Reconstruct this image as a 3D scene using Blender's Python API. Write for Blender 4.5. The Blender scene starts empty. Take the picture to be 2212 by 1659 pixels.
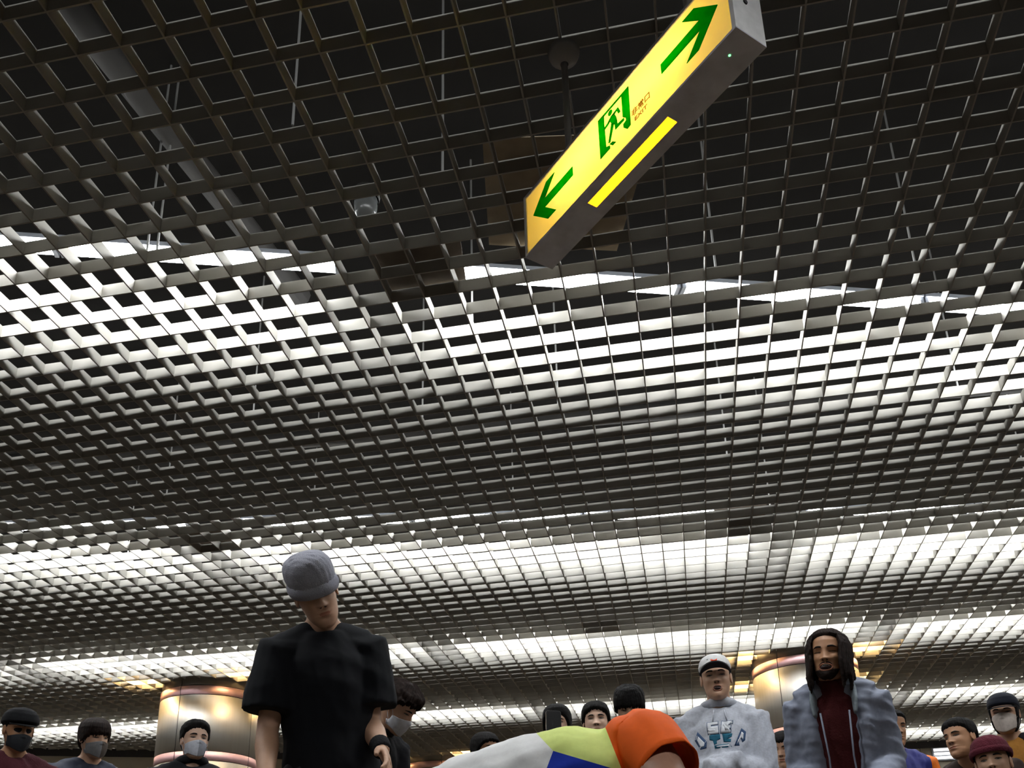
import bpy, bmesh, math, random
import numpy as np
from mathutils import Vector, Matrix

C = bpy.context.scene.collection
SC = bpy.context.scene
PI = math.pi
random.seed(7)
rng = np.random.default_rng(7)

# ------------------------------------------------------------------ camera, world, exposure
CEIL = 2.971            # underside of the louvre ceiling
U = 0.15                # louvre cell
right = Vector((0.98164256, 0.18944359, -0.02211365))
down = Vector((-0.08400948, 0.32537186, -0.94184689))
fwd = Vector((-0.1712317, 0.92641474, 0.33531393))
cam_d = bpy.data.cameras.new('camera')
cam = bpy.data.objects.new('camera', cam_d)
C.objects.link(cam)
cam.matrix_world = Matrix(((right.x, -down.x, -fwd.x, 2.75889435),
                           (right.y, -down.y, -fwd.y, -2.98039103),
                           (right.z, -down.z, -fwd.z, 0.25),
                           (0, 0, 0, 1)))
cam_d.sensor_fit = 'HORIZONTAL'
cam_d.sensor_width = 36.0
cam_d.lens = 36.0 * 2050.39 / 2212
cam_d.shift_y = (1347.64 - 829.5) / 2212
cam_d.clip_start = 0.02
cam_d.clip_end = 100
SC.camera = cam
W = bpy.data.worlds.new('world')
SC.world = W
W.use_nodes = True
W.node_tree.nodes['Background'].inputs[0].default_value = (1.0, 0.95, 0.88, 1)
W.node_tree.nodes['Background'].inputs[1].default_value = 0.012
SC.view_settings.view_transform = 'Standard'
SC.view_settings.look = 'None'
SC.view_settings.exposure = 0.0
SC.view_settings.gamma = 1.0
SC.view_settings.use_curve_mapping = False
LAMP = 88.0             # radiance of the fluorescent fixtures

# ------------------------------------------------------------------ helpers
def mat(name, col, rough=0.6, metal=0.0, noise=0.0, scale=20.0, bump=0.0, emit=None, strength=0.0, spec=0.5, stretch=None, sheen=0.0):
    m = bpy.data.materials.new(name)
    m.use_nodes = True
    nt = m.node_tree
    b = nt.nodes['Principled BSDF']
    b.inputs['Base Color'].default_value = (*col, 1)
    b.inputs['Roughness'].default_value = rough
    b.inputs['Metallic'].default_value = metal
    b.inputs['Specular IOR Level'].default_value = spec
    if sheen:
        b.inputs['Sheen Weight'].default_value = sheen
    if noise or bump:
        tc = nt.nodes.new('ShaderNodeTexCoord')
        mp = nt.nodes.new('ShaderNodeMapping')
        if stretch:
            mp.inputs['Scale'].default_value = stretch
        nt.links.new(tc.outputs['Object'], mp.inputs['Vector'])
        n = nt.nodes.new('ShaderNodeTexNoise')
        n.inputs['Scale'].default_value = scale
        n.inputs['Detail'].default_value = 4
        nt.links.new(mp.outputs['Vector'], n.inputs['Vector'])
        if noise:
            r = nt.nodes.new('ShaderNodeValToRGB')
            r.color_ramp.elements[0].color = (*[c * (1 - noise) for c in col], 1)
            r.color_ramp.elements[1].color = (*[min(1, c * (1 + noise)) for c in col], 1)
            r.color_ramp.elements[0].position = 0.3
            r.color_ramp.elements[1].position = 0.7
            nt.links.new(n.outputs['Fac'], r.inputs['Fac'])
            nt.links.new(r.outputs['Color'], b.inputs['Base Color'])
        if bump:
            bp = nt.nodes.new('ShaderNodeBump')
            bp.inputs['Strength'].default_value = bump
            bp.inputs['Distance'].default_value = 0.01
            nt.links.new(n.outputs['Fac'], bp.inputs['Height'])
            nt.links.new(bp.outputs['Normal'], b.inputs['Normal'])
    if emit:
        b.inputs['Emission Color'].default_value = (*emit, 1)
        b.inputs['Emission Strength'].default_value = strength
    return m

def translucent(name, col, refl=0.35, front=None):
    m = bpy.data.materials.new(name)
    m.use_nodes = True
    nt = m.node_tree
    nt.nodes.clear()
    o = nt.nodes.new('ShaderNodeOutputMaterial')
    t = nt.nodes.new('ShaderNodeBsdfTranslucent')
    d = nt.nodes.new('ShaderNodeBsdfDiffuse')
    x = nt.nodes.new('ShaderNodeMixShader')
    t.inputs['Color'].default_value = (*col, 1)
    d.inputs['Color'].default_value = (*(front or col), 1)
    x.inputs[0].default_value = refl
    nt.links.new(t.outputs[0], x.inputs[1])
    nt.links.new(d.outputs[0], x.inputs[2])
    nt.links.new(x.outputs[0], o.inputs[0])
    return m

class MB:
    """collects plain shapes and links them as ONE mesh object"""
    def __init__(s):
        s.v, s.f, s.m = [], [], []
    def add(s, vs, fs, mi=0):
        o = len(s.v)
        s.v += [tuple(v) for v in vs]
        s.f += [tuple(i + o for i in f) for f in fs]
        s.m += [mi] * len(fs)
        return s
    def box(s, x0, y0, z0, x1, y1, z1, mi=0, M=None):
        vs = [Vector((x, y, z)) for z in (z0, z1) for y in (y0, y1) for x in (x0, x1)]
        if M: vs = [M @ v for v in vs]
        return s.add(vs, [(0, 2, 3, 1), (4, 5, 7, 6), (0, 1, 5, 4), (2, 6, 7, 3), (0, 4, 6, 2), (1, 3, 7, 5)], mi)
    def tube(s, pts, rad, n=10, mi=0, caps=True, up=None):
        """tube along pts; rad: number, list of numbers or of (a, b) ellipse radii"""
        pts = [Vector(p) for p in pts]
        k = len(pts)
        if not isinstance(rad, (list, tuple)): rad = [rad] * k
        vs, fs = [], []
        ref = Vector(up) if up else None
        for i, p in enumerate(pts):
            t = (pts[min(i + 1, k - 1)] - pts[max(i - 1, 0)]).normalized()
            if ref is None:
                ref = Vector((0, 0, 1)) if abs(t.z) < 0.9 else Vector((0, 1, 0))
            b = ref - t * ref.dot(t)
            if b.length < 1e-5: b = t.orthogonal()
            b.normalize()
            ref = b.copy() if not up else ref
            a = b.cross(t)
            r = rad[i] if isinstance(rad[i], (list, tuple)) else (rad[i], rad[i])
            for j in range(n):
                w = 2 * PI * j / n
                vs.append(p + a * (math.cos(w) * r[0]) + b * (math.sin(w) * r[1]))
        for i in range(k - 1):
            for j in range(n):
                q = (j + 1) % n
                fs.append((i * n + j, i * n + q, (i + 1) * n + q, (i + 1) * n + j))
        if caps:
            fs.append(tuple(range(n - 1, -1, -1)))
            fs.append(tuple((k - 1) * n + j for j in range(n)))
        return s.add(vs, fs, mi)
    def lathe(s, prof, n=24, c=(0, 0, 0), a0=0.0, a1=2 * PI, mi=0):
        full = abs(a1 - a0 - 2 * PI) < 1e-6
        m = n if full else n + 1
        vs = []
        for r, z in prof:
            for j in range(m):
                w = a0 + (a1 - a0) * j / n
                vs.append((c[0] + r * math.cos(w), c[1] + r * math.sin(w), c[2] + z))
        fs = []
        for i in range(len(prof) - 1):
            for j in range(n):
                q = (j + 1) % m
                fs.append((i * m + j, i * m + q, (i + 1) * m + q, (i + 1) * m + j))
        return s.add(vs, fs, mi)
    def prism(s, poly, h0, h1, M=None, mi=0):
        """2-D outline extruded from h0 to h1 along local z; M places it"""
        n = len(poly)
        ar = sum(poly[i][0] * poly[(i + 1) % n][1] - poly[(i + 1) % n][0] * poly[i][1] for i in range(n))
        if ar < 0: poly = poly[::-1]
        vs = [Vector((x, y, h0)) for x, y in poly] + [Vector((x, y, h1)) for x, y in poly]
        if M: vs = [M @ v for v in vs]
        fs = [tuple(range(n - 1, -1, -1)), tuple(range(n, 2 * n))]
        fs += [(i, (i + 1) % n, n + (i + 1) % n, n + i) for i in range(n)]
        return s.add(vs, fs, mi)
    def mesh(s, name, mats, smooth=False):
        me = bpy.data.meshes.new(name)
        me.from_pydata(s.v, [], s.f)
        for m in (mats if isinstance(mats, (list, tuple)) else [mats]): me.materials.append(m)
        me.polygons.foreach_set('material_index', s.m)
        if smooth: me.polygons.foreach_set('use_smooth', [True] * len(s.f))
        me.update()
        return me
    def build(s, name, mats, parent=None, smooth=False, loc=None):
        o = bpy.data.objects.new(name, s.mesh(name, mats, smooth))
        C.objects.link(o)
        if parent: o.parent = parent
        if loc: o.location = loc
        return o

def thing(name, label, cat, loc=(0, 0, 0), rz=0.0, group=None):
    o = bpy.data.objects.new(name, None)
    o.empty_display_size = 0.2
    C.objects.link(o)
    o.location = loc
    o.rotation_euler = (0, 0, rz)
    o['label'] = label
    o['category'] = cat
    if group: o['group'] = group
    return o
def tag(o, label, cat, group=None):
    o['label'] = label; o['category'] = cat
    if group: o['group'] = group
    return o
def structure(name, label=None, cat=None, loc=(0, 0, 0)):
    o = bpy.data.objects.new(name, None)
    C.objects.link(o)
    o.location = loc
    o['kind'] = 'structure'
    if label: o['label'] = label
    if cat: o['category'] = cat
    return o
def inst(name, me, parent, loc=(0, 0, 0), rz=0.0):
    o = bpy.data.objects.new(name, me)
    C.objects.link(o)
    o.parent = parent
    o.location = loc
    o.rotation_euler = (0, 0, rz)
    return o

# ------------------------------------------------------------------ materials of the place
M_blade = mat('louvre_paint', (0.325, 0.312, 0.282), 0.8, noise=0.06, scale=3, spec=0.15)
M_slab = mat('plenum_black', (0.012, 0.011, 0.010), 0.95, spec=0.1)
M_duct = mat('plenum_duct', (0.022, 0.020, 0.018), 0.8)
M_rod = mat('galvanised_rod', (0.45, 0.45, 0.44), 0.45, metal=0.6)
M_floor = mat('floor_stone', (0.048, 0.031, 0.015), 0.5, noise=0.12, scale=6, bump=0.05)
M_wall = mat('wall_panel', (0.42, 0.38, 0.31), 0.5, noise=0.08, scale=4)
M_steel = mat('column_steel', (0.50, 0.485, 0.45), 0.5, metal=0.55, noise=0.05, scale=30, stretch=(1, 1, 0.04), bump=0.03)
M_pink = mat('column_pink_band', (0.80, 0.50, 0.52), 0.45, metal=0.2, noise=0.04)
M_seam = mat('column_seam', (0.03, 0.03, 0.035), 0.6)
M_collar = mat('column_collar', (0.20, 0.19, 0.17), 0.5)
M_fix = mat('fixture_white', (0.26, 0.28, 0.32), 0.5)
M_strip = mat('fixture_glow', (0.9, 0.9, 0.9), 0.5, emit=(0.975, 1.0, 1.01), strength=LAMP)
M_can = mat('downlight_can', (0.75, 0.70, 0.6), 0.35, metal=0.5)
M_warm = mat('downlight_glow', (1, 0.9, 0.7), 0.5, emit=(1.0, 0.66, 0.28), strength=190.0)

# ------------------------------------------------------------------ the room shell
WALL_L = [(-12.0, 5.27), (-1.45, 9.33)]
def wall_y(x):
    if x < -1.45: return 5.27 + (x + 12.0) * (9.33 - 5.27) / (12 - 1.45)
    return 10.75
def wall_x(y):       # west end of the ceiling at depth y
    if y <= 5.6: return -9.4
    if y <= 9.33: return max(-9.4, -12.0 + (y - 5.27) * (12 - 1.45) / (9.33 - 5.27))
    return -1.45
SLAB = CEIL + 1.1
fl = MB().box(-14, -9, -0.2, 14, 13, 0.0).build('floor', M_floor)
fl['kind'] = 'structure'
sl = MB().box(-14, -9, SLAB, 14, 13, SLAB + 0.2).build('ceiling_slab', M_slab)
sl['kind'] = 'structure'

def wall_run(name, p, q, thick=0.2):
    p, q = Vector((*p, 0)), Vector((*q, 0))
    L = (q - p).length
    w = structure(name, loc=p)
    w.rotation_euler = (0, 0, math.atan2((q - p).y, (q - p).x))
    MB().box(0, 0.02, 0, L, 0.02 + thick, SLAB).build('wall_core', M_wall, w)
    n = max(1, round(L / 1.2))
    me = MB().box(0.006, 0, 0, L / n - 0.006, 0.02, CEIL - 0.08).mesh('wall_panel', M_wall)
    for i in range(n): inst('wall_panel', me, w, (i * L / n, 0, 0))
    MB().box(0, -0.02, CEIL - 0.08, L, 0.02, CEIL + 0.02).build('shadow_gap_trim', M_seam, w)
    return w
wall_run('wall_left', WALL_L[0], WALL_L[1])
wall_run('wall_return', (-1.45, 9.33), (-1.45, 10.75))
wall_run('wall_back', (-1.45, 10.75), (12.0, 10.75))
wl = thing('wall_light', 'bright slatted light panel on the back wall under the ceiling, right side', 'wall light', (6.05, 10.70, 2.72))
MB().box(-0.02, 0, -0.02, 0.62, 0.045, 0.16).build('housing', M_fix, wl)
M_wl = mat('wall_light_glow', (0.9, 0.9, 0.9), 0.5, emit=(1.0, 0.98, 0.95), strength=1.6)
for z in (0.0, 0.055, 0.11): MB().box(0, -0.008, z, 0.6, 0.0, z + 0.036).build('light_slat', M_wl, wl)

# ------------------------------------------------------------------ louvre ceiling: every blade is a part
ceil_o = structure('ceiling', loc=(0, 0, CEIL))
Y0 = -26 * U
BH, BT = 0.06, 0.006
for h in range(-26, 72):
    y = h * U
    if y > 10.68: break
    x0 = wall_x(y) + 0.02
    MB().box(x0, y - BT / 2, 0, 9.9, y + BT / 2, BH).build('louvre_blade', M_blade, ceil_o)
for v in range(-62, 67):
    x = v * U
    MB().box(x - BT / 2, Y0, 0.0006, x + BT / 2, wall_y(x) - 0.03, BH - 0.0006).build('louvre_blade', M_blade, ceil_o)
# plenum clutter seen through the cells
for (x0, y0, x1, y1, z, r) in [(-1.2, -1.4, 1.7, -0.9, 0.62, 0.05), (0.6, -1.8, 0.9, 1.0, 0.7, 0.06), (3.4, -1.6, 5.6, -1.2, 0.66, 0.05), (-3, 2.2, 5.5, 2.9, 0.75, 0.06), (-4, 3.9, 6.5, 4.7, 0.75, 0.05)]:
    MB().tube([(x0, y0, z), (x1, y1, z)], r, 10).build('plenum_pipe', M_duct, ceil_o, smooth=True)
rod_me = MB().tube([(0, 0, BH), (0, 0, 1.1)], 0.005, 6).mesh('hanger_rod', M_rod)
for x, y in [(0.71, -0.18), (0.745, -0.165), (1.9, 0.62), (3.02, 0.45), (3.9, 0.71), (4.72, 0.3), (2.2, 1.35), (0.52, 1.2), (1.43, 1.41), (-0.4, 1.9), (3.1, 2.1), (4.3, 1.7), (-1.2, 2.75), (0.3, 2.6), (1.7, 2.7), (3.4, 2.9), (5.1, 3.2), (4.95, -0.5), (1.55, -0.65), (2.0, -0.3)]:
    inst('hanger_rod', rod_me, ceil_o, (x + 0.03, y + 0.04, 0))
M_plate = mat('plenum_plate', (0.15, 0.12, 0.09), 0.8, noise=0.2, scale=8)
M_plate2 = mat('plenum_plate_pale', (0.36, 0.29, 0.20), 0.8, noise=0.2, scale=8)
def plate(poly, z=0.075, t=0.004):
    MB().prism(poly, z, z + t).build('cover_plate', M_plate2 if len(poly) == 5 else M_plate, ceil_o)
plate([(2.215, -0.40), (2.125, 0.13), (2.64, 0.28), (2.758, -0.10), (2.865, -0.29)])
plate([(1.62, 0.05), (1.62, 0.33), (1.98, 0.33), (2.02, 0.05)])
plate([(-0.55, 2.32), (-0.55, 2.6), (-0.2, 2.6), (-0.2, 2.32)])
plate([(3.06, 2.87), (3.06, 3.15), (3.4, 3.15), (3.4, 2.87)])
plate([(1.9, 4.72), (1.9, 4.95), (2.3, 4.95), (2.3, 4.72)])

# ------------------------------------------------------------------ fluorescent rows above the louvre
def fixture_meshes(L):
    w = 0.038
    prof = [(-w, 0.035), (-w, 0.022), (-w * 0.72, 0.010), (0, 0.005), (w * 0.72, 0.010), (w, 0.022), (w, 0.035)]
    d = MB()
    vs = [(0.02, y, z) for y, z in prof] + [(L - 0.02, y, z) for y, z in prof]
    n = len(prof)
    d.add(vs, [(i, n + i, n + i + 1, i + 1) for i in range(n - 1)])
    h = MB().box(0, -0.045, 0.036, L, 0.045, 0.058)
    e = MB().box(0, -0.035, 0.003, 0.018, 0.035, 0.036)
    return d.mesh('diffuser', M_strip), h.mesh('housing', M_fix), e.mesh('end_cap', M_fix)
FIX_L = 1.19
FIX = fixture_meshes(FIX_L)
ROWS = [  # h = a + b*v ; v range; where a gap falls; words
    (-28.0, 0.50, -2, 46, 11, 'the row nearest overhead before the exit sign'),
    (-1.13, 0.3226, -14, 46, 10.6, 'the first row beyond the exit sign'),
    (17.60, 0.197, -34, 50, -2.4, 'the second row beyond the exit sign'),
    (32.50, 0.105, -46, 58, 4, 'the third row beyond the exit sign'),
    (48.50, 0.103, -44, 62, 8, 'the fourth row, just beyond the columns'),
    (63.50, 0.060, 2, 64, 6, 'the last row before the back wall'),
]
ORD = ['first', 'second', 'third', 'fourth', 'fifth', 'sixth', 'seventh', 'eighth', 'ninth', 'tenth', 'eleventh', 'twelfth', 'thirteenth']
for ri, (a, b, v0, v1, gap, words) in enumerate(ROWS):
    ang = math.atan(b)
    ux = math.cos(ang)
    step = 3 * 1.2 + 0.36            # three fixtures end to end, then a gap
    k = math.floor((v0 - gap) * U / ux / step)
    n = 0
    while True:
        s0 = k * step + 0.18
        for q in range(3):
            s = s0 + q * 1.2
            x = gap * U + s * ux
            y = (a + b * gap) * U + s * math.sin(ang)
            if x / U < v0 - 4: continue
            if x / U > v1: break
            if y > wall_y(x) - 0.4 or (x < wall_x(y) + 0.3): continue
            t = thing('ceiling_light', 'fluorescent fixture, %s from the left in %s' % (ORD[min(n, 12)], words), 'ceiling light',
                      (x, y, CEIL + (0.12 if ri == 0 else 0.20)), ang, 'fluorescent fixtures above the louvre ceiling')
            for nm, me in zip(('diffuser', 'housing', 'end_cap'), FIX): inst(nm, me, t)
            inst('end_cap', FIX[2], t, (FIX_L - 0.018, 0, 0))
            n += 1
        k += 1
        if (gap * U + (k * step) * ux) / U > v1: break

# ------------------------------------------------------------------ steel columns with pink bands, downlights around them
def column(cx, cy, label, seam_deg):
    r = 0.5
    c = thing('column', label, 'column', (cx, cy, 0), 0, 'round steel clad columns')
    bands = [(0.0, 2.15, 's'), (2.15, 2.245, 'p'), (2.245, 2.81, 's'), (2.81, 2.905, 'p'), (2.905, CEIL + 0.3, 'c')]
    for z0, z1, k in bands:
        n = 4
        g = 0.007 / r
        for i in range(n):
            a0 = math.radians(seam_deg) + i * PI / 2 + g / 2
            a1 = a0 + PI / 2 - g
            rr = r if k != 'c' else r - 0.01
            MB().lathe([(rr - 0.02, z0 + 0.004), (rr, z0 + 0.004), (rr, z1 - 0.004), (rr - 0.02, z1 - 0.004)], 20, a0=a0, a1=a1).build(
                {'s': 'steel_panel', 'p': 'pink_band', 'c': 'top_collar'}[k], {'s': M_steel, 'p': M_pink, 'c': M_collar}[k], c, smooth=False)
    MB().lathe([(r - 0.012, 0), (r - 0.012, 2.90)], 40).build('seam_core', M_seam, c, smooth=True)
    for o in c.children:
        for p in o.data.polygons:
            p.use_smooth = abs(p.normal.z) < 0.5
    return c
column(-2.066, 5.83, 'round steel column with pink bands behind the man in the black hoodie', 262)
column(3.941, 6.345, 'round steel column with pink bands behind the long-haired man', 235)
column(-0.80, 10.12, 'farthest round steel column, between the beanie man and the bent dancer', 292)

lx, ly = (1.678, -0.125)
el = thing('emergency_lamp', 'small round unlit lamp above the louvre, left of the exit sign', 'lamp', (lx, ly, CEIL + 0.075))
MB().lathe([(0.0, 0.0), (0.030, 0.003), (0.042, 0.015), (0.046, 0.05), (0.046, 0.10), (0.0, 0.10)], 20).build('glass_bowl', mat('lamp_glass', (0.12, 0.125, 0.125), 0.2, spec=0.5), el, True)
MB().lathe([(0.052, 0.085), (0.056, 0.10), (0.05, 0.13), (0.0, 0.13)], 20).build('lamp_base', M_duct, el, True)
can_me = MB().lathe([(0.0, 0.12), (0.066, 0.12), (0.070, 0.035), (0.074, 0.035), (0.074, 0.125), (0.0, 0.125)], 16).mesh('lamp_can', M_can, True)
bulb_me = MB().lathe([(0.0, -0.016), (0.04, -0.010), (0.060, 0.008), (0.062, 0.11)], 16).mesh('lamp_glow', M_warm, True)
for (cx, cy, w) in [(-2.01, 5.83, 'left steel column'), (3.93, 6.55, 'right steel column'), (-0.80, 10.12, 'farthest steel column')]:
    for sx, sy, ww in [(-1, -1, 'front left'), (1, -1, 'front right'), (-1, 1, 'back left'), (1, 1, 'back right')]:
        x, y = cx + sx * 0.55, cy + sy * 0.53
        if y > 10.6: continue
        t = thing('downlight', 'warm round downlight above the louvre at the %s of the %s' % (ww, w), 'downlight', (x, y, CEIL + 0.085), 0, 'warm downlights around the columns')
        inst('lamp_can', can_me, t); inst('lamp_glow', bulb_me, t)

# ------------------------------------------------------------------ hanging exit sign
M_case = mat('sign_case', (0.60, 0.60, 0.66), 0.6, noise=0.18, scale=14)
M_cap = mat('sign_end_lit', (0.85, 0.85, 0.86), 0.6, noise=0.10, scale=25)  # paler than the case: light falling on the sign's end, put into the colour
M_inner = mat('sign_inside', (0.9, 0.88, 0.8), 0.8)
M_tube = mat('sign_tube', (1, 1, 1), 0.5, emit=(1.0, 0.93, 0.74), strength=26.0)
M_face = translucent('sign_face', (1.0, 0.83, 0.36), 0.45, (0.95, 0.92, 0.70))
M_slot = translucent('sign_slot', (1.0, 0.66, 0.10), 0.2)
M_green = translucent('sign_green', (0.006, 0.50, 0.02), 0.2)
M_brown = translucent('sign_lettering', (0.45, 0.26, 0.03), 0.4)
M_led = mat('status_green', (0.1, 0.6, 0.2), 0.4, emit=(0.2, 1.0, 0.3), strength=3.0)
SL, SH, ST = 0.8914, 0.23, 0.10
sgn = thing('exit_sign', 'lit yellow hanging exit sign with two green arrows and a running figure', 'exit sign',
            (2.39629, -0.64833, 2.27606), math.atan2(-0.72762803, 0.6859719))
cs = MB()
cs.box(0, 0, SH - 0.006, SL, ST, SH)                              # top
cs.box(0.012, ST - 0.004, 0.004, SL - 0.012, ST, SH - 0.006)      # back
for a, b, c, d in [(0, 0, SL, 0.03), (0, 0.0625, SL, ST), (0, 0.03, 0.277, 0.0625), (0.62, 0.03, SL, 0.0625)]:
    cs.box(a, b, 0, c, d, 0.004)
cs.box(0.012, 0, 0.004, SL - 0.012, 0.003, 0.007).box(0.012, 0, SH - 0.011, SL - 0.012, 0.003, SH - 0.006)
cs.build('case', M_case, sgn)
il = MB().box(0.013, ST - 0.007, 0.008, SL - 0.013, ST - 0.005, SH - 0.008)
il.box(0.013, 0.008, SH - 0.009, SL - 0.013, ST - 0.007, SH - 0.007)
il.build('reflector', M_inner, sgn)
for x0, x1, sx in [(0, 0.012, 1), (SL - 0.012, SL, -1)]:
    e = MB().box(x0, 0, 0.004, x1, ST, SH - 0.006)
    e.build('end_cap', M_cap, sgn)
sc = MB().lathe([(0.0, 0.003), (0.006, 0.003), (0.007, 0.0)], 10).build('screw', M_seam, sgn)
sc.location = (SL, 0.045, 0.11); sc.rotation_euler = (0, PI / 2, 0)
MB().box(0.012, 0.0035, 0.007, SL - 0.012, 0.0055, SH - 0.011).build('face_panel', M_face, sgn)
MB().box(0.277, 0.03, 0.001, 0.62, 0.0625, 0.003).build('light_slot', M_slot, sgn)
for x0, x1 in [(0.15, 0.44), (0.46, 0.74)]:
    MB().tube([(x0, 0.055, 0.135), (x1, 0.055, 0.135)], 0.012, 8).build('lamp_tube', M_tube, sgn, smooth=True)
FM = Matrix(((1, 0, 0, 0), (0, 0, -1, 0), (0, 1, 0, 0), (0, 0, 0, 1)))   # outline x,y -> sign x,z ; +h goes to the front (-y)
def decal(name, polys, m, h0=-0.0034, h1=-0.0016):
    b = MB()
    for p in polys: b.prism(p, h0, h1, FM)
    return b.build(name, m, sgn)
def arrow(tip, d):
    P = [(0, 0.125), (0.074, 0.195), (0.117, 0.195), (0.062, 0.141), (0.205, 0.141), (0.205, 0.109), (0.062, 0.109), (0.117, 0.055), (0.074, 0.055)]
    return [(tip + d * x, y) for x, y in P]
decal('arrow', [arrow(0.047, 1)], M_green)
decal('arrow', [arrow(0.845, -1)], M_green)
decal('door_frame', [[(0.379, 0.194), (0.405, 0.192), (0.404, 0.159), (0.406, 0.075), (0.421, 0.068), (0.421, 0.058), (0.379, 0.057)],
                     [(0.3785, 0.194), (0.513, 0.1925), (0.513, 0.187), (0.405, 0.187)],
                     [(0.483, 0.187), (0.513, 0.1905), (0.510, 0.060), (0.496, 0.058), (0.482, 0.075), (0.482, 0.087), (0.4945, 0.090), (0.494, 0.099), (0.482, 0.112)]], M_green)
circ = [(0.4325 + 0.0088 * math.cos(t * PI / 6), 0.1745 + 0.0088 * math.sin(t * PI / 6)) for t in range(12)]
decal('running_figure', [circ,
                         [(0.428, 0.148), (0.433, 0.159), (0.447, 0.160), (0.455, 0.140), (0.458, 0.122), (0.447, 0.119), (0.436, 0.131)],
                         [(0.433, 0.159), (0.466, 0.163), (0.474, 0.141), (0.4655, 0.141), (0.460, 0.156), (0.447, 0.153)],
                         [(0.403, 0.139), (0.403, 0.146), (0.418, 0.149), (0.430, 0.157), (0.433, 0.149), (0.421, 0.142)],
                         [(0.447, 0.126), (0.458, 0.126), (0.4585, 0.110), (0.486, 0.106), (0.486, 0.098), (0.449, 0.099)],
                         [(0.434, 0.134), (0.445, 0.126), (0.4235, 0.077), (0.4165, 0.080)],
                         [(0.421, 0.072), (0.434, 0.071), (0.447, 0.058), (0.433, 0.058)]], M_green)
def text_mesh(body, size, sx=1.0):
    cu = bpy.data.curves.new('text', 'FONT')
    cu.body = body; cu.size = size; cu.extrude = 0.0006
    cu.align_x = 'CENTER'; cu.resolution_u = 3
    o = bpy.data.objects.new('text', cu)
    C.objects.link(o)
    dg = bpy.context.evaluated_depsgraph_get()
    me = bpy.data.meshes.new_from_object(o.evaluated_get(dg))
    bpy.data.objects.remove(o)
    return me
def letter(name, body, size, x, z, width, m):
    me = text_mesh(body, size)
    xs = [v.co.x for v in me.vertices]
    w = max(xs) - min(xs); mx = (max(xs) + min(xs)) / 2
    for v in me.vertices: v.co = FM @ Vector(((v.co.x - mx) * width / w, v.co.y, v.co.z))
    me.materials.clear(); me.materials.append(m)
    o = inst(name, me, sgn, (x, 0.0022, z))
    return o
letter('lettering', '非常口', 0.025, 0.554, 0.079, 0.072, M_brown)
letter('lettering', 'EXIT', 0.017, 0.553, 0.056, 0.050, M_brown)
MB().tube([(0.83, 0.04, -0.001), (0.83, 0.04, 0.001)], 0.003, 8).build('status_lamp', M_led, sgn)
M_pole = mat('sign_pole', (0.42, 0.42, 0.42), 0.45, metal=0.3)
for x in (0.18, 0.71):
    MB().tube([(x, 0.05, SH), (x, 0.05, 0.69)], 0.011, 10).build('pole', M_pole, sgn, smooth=True)
    MB().lathe([(0.013, 0.640), (0.030, 0.652), (0.046, 0.672), (0.052, 0.692), (0.0, 0.692)], 20, c=(x, 0.05, 0)).build('ceiling_flange', M_pole, sgn, smooth=True)

# ------------------------------------------------------------------ people: shared tools
SX, SY, SZ = 1106.0, 1347.64, 2050.39
def P(x, y, z):
    """point seen at photo pixel (x, y) at distance z along the view axis"""
    return cam.matrix_world.translation + right * ((x - SX) / SZ * z) + down * ((y - SY) / SZ * z) + fwd * z

def remesh(mb, voxel, smooth=4):
    me = mb.mesh('tmp', [])
    o = bpy.data.objects.new('tmp', me)
    C.objects.link(o)
    m = o.modifiers.new('r', 'REMESH'); m.mode = 'VOXEL'; m.voxel_size = voxel
    if smooth:
        q = o.modifiers.new('s', 'SMOOTH'); q.factor = 0.5; q.iterations = smooth
    dg = bpy.context.evaluated_depsgraph_get()
    r = bpy.data.meshes.new_from_object(o.evaluated_get(dg))
    bpy.data.objects.remove(o); bpy.data.meshes.remove(me)
    n = len(r.vertices)
    v = np.empty(n * 3); r.vertices.foreach_get('co', v)
    f = [tuple(p.vertices) for p in r.polygons]
    bpy.data.meshes.remove(r)
    return v.reshape(-1, 3), f

def normals(v, f):
    q = np.array([t[:4] if len(t) >= 4 else (*t, t[-1]) for t in f])
    a = v[q[:, 2]] - v[q[:, 0]]; b = v[q[:, 3]] - v[q[:, 1]]
    n = np.cross(a, b)
    out = np.zeros_like(v)
    for k in range(4): np.add.at(out, q[:, k], n)
    l = np.linalg.norm(out, axis=1, keepdims=True); l[l == 0] = 1
    return out / l

def folds(v, f, amp, wave, seed, axis=(0, 0, 1), n=5, aniso=0.5):
    """cloth folds: ridged waves, longer along axis"""
    r = np.random.default_rng(seed)
    N = normals(v, f)
    ax = np.array(axis, float); ax /= np.linalg.norm(ax)
    d = np.zeros(len(v))
    base = r.normal(size=3)
    for i in range(n):
        k = base + r.normal(size=3) * 0.55; k -= ax * (k @ ax) * (1 - aniso)
        k /= np.linalg.norm(k)
        w = 2 * PI / (wave * r.uniform(0.7, 1.6))
        ph = v @ k * w + r.uniform(0, 6) + 0.9 * np.sin(v @ r.normal(size=3) * 9 + r.uniform(0, 6))
        d += (1 - np.abs(np.sin(ph)) * 1.6) * r.uniform(0.5, 1.0)
    d *= amp / n * 1.8
    return v + N * d[:, None]

def link(name, v, f, mats, parent, mi=None, smooth=True):
    me = bpy.data.meshes.new(name)
    me.from_pydata([tuple(x) for x in v], [], f)
    for m in (mats if isinstance(mats, (list, tuple)) else [mats]): me.materials.append(m)
    if mi is not None: me.polygons.foreach_set('material_index', mi)
    if smooth: me.polygons.foreach_set('use_smooth', [True] * len(f))
    me.update()
    o = bpy.data.objects.new(name, me)
    C.objects.link(o)
    if parent: o.parent = parent
    return o

def xf(v, M):
    A = np.array(M)
    return np.asarray(v) @ A[:3, :3].T + A[:3, 3]

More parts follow.
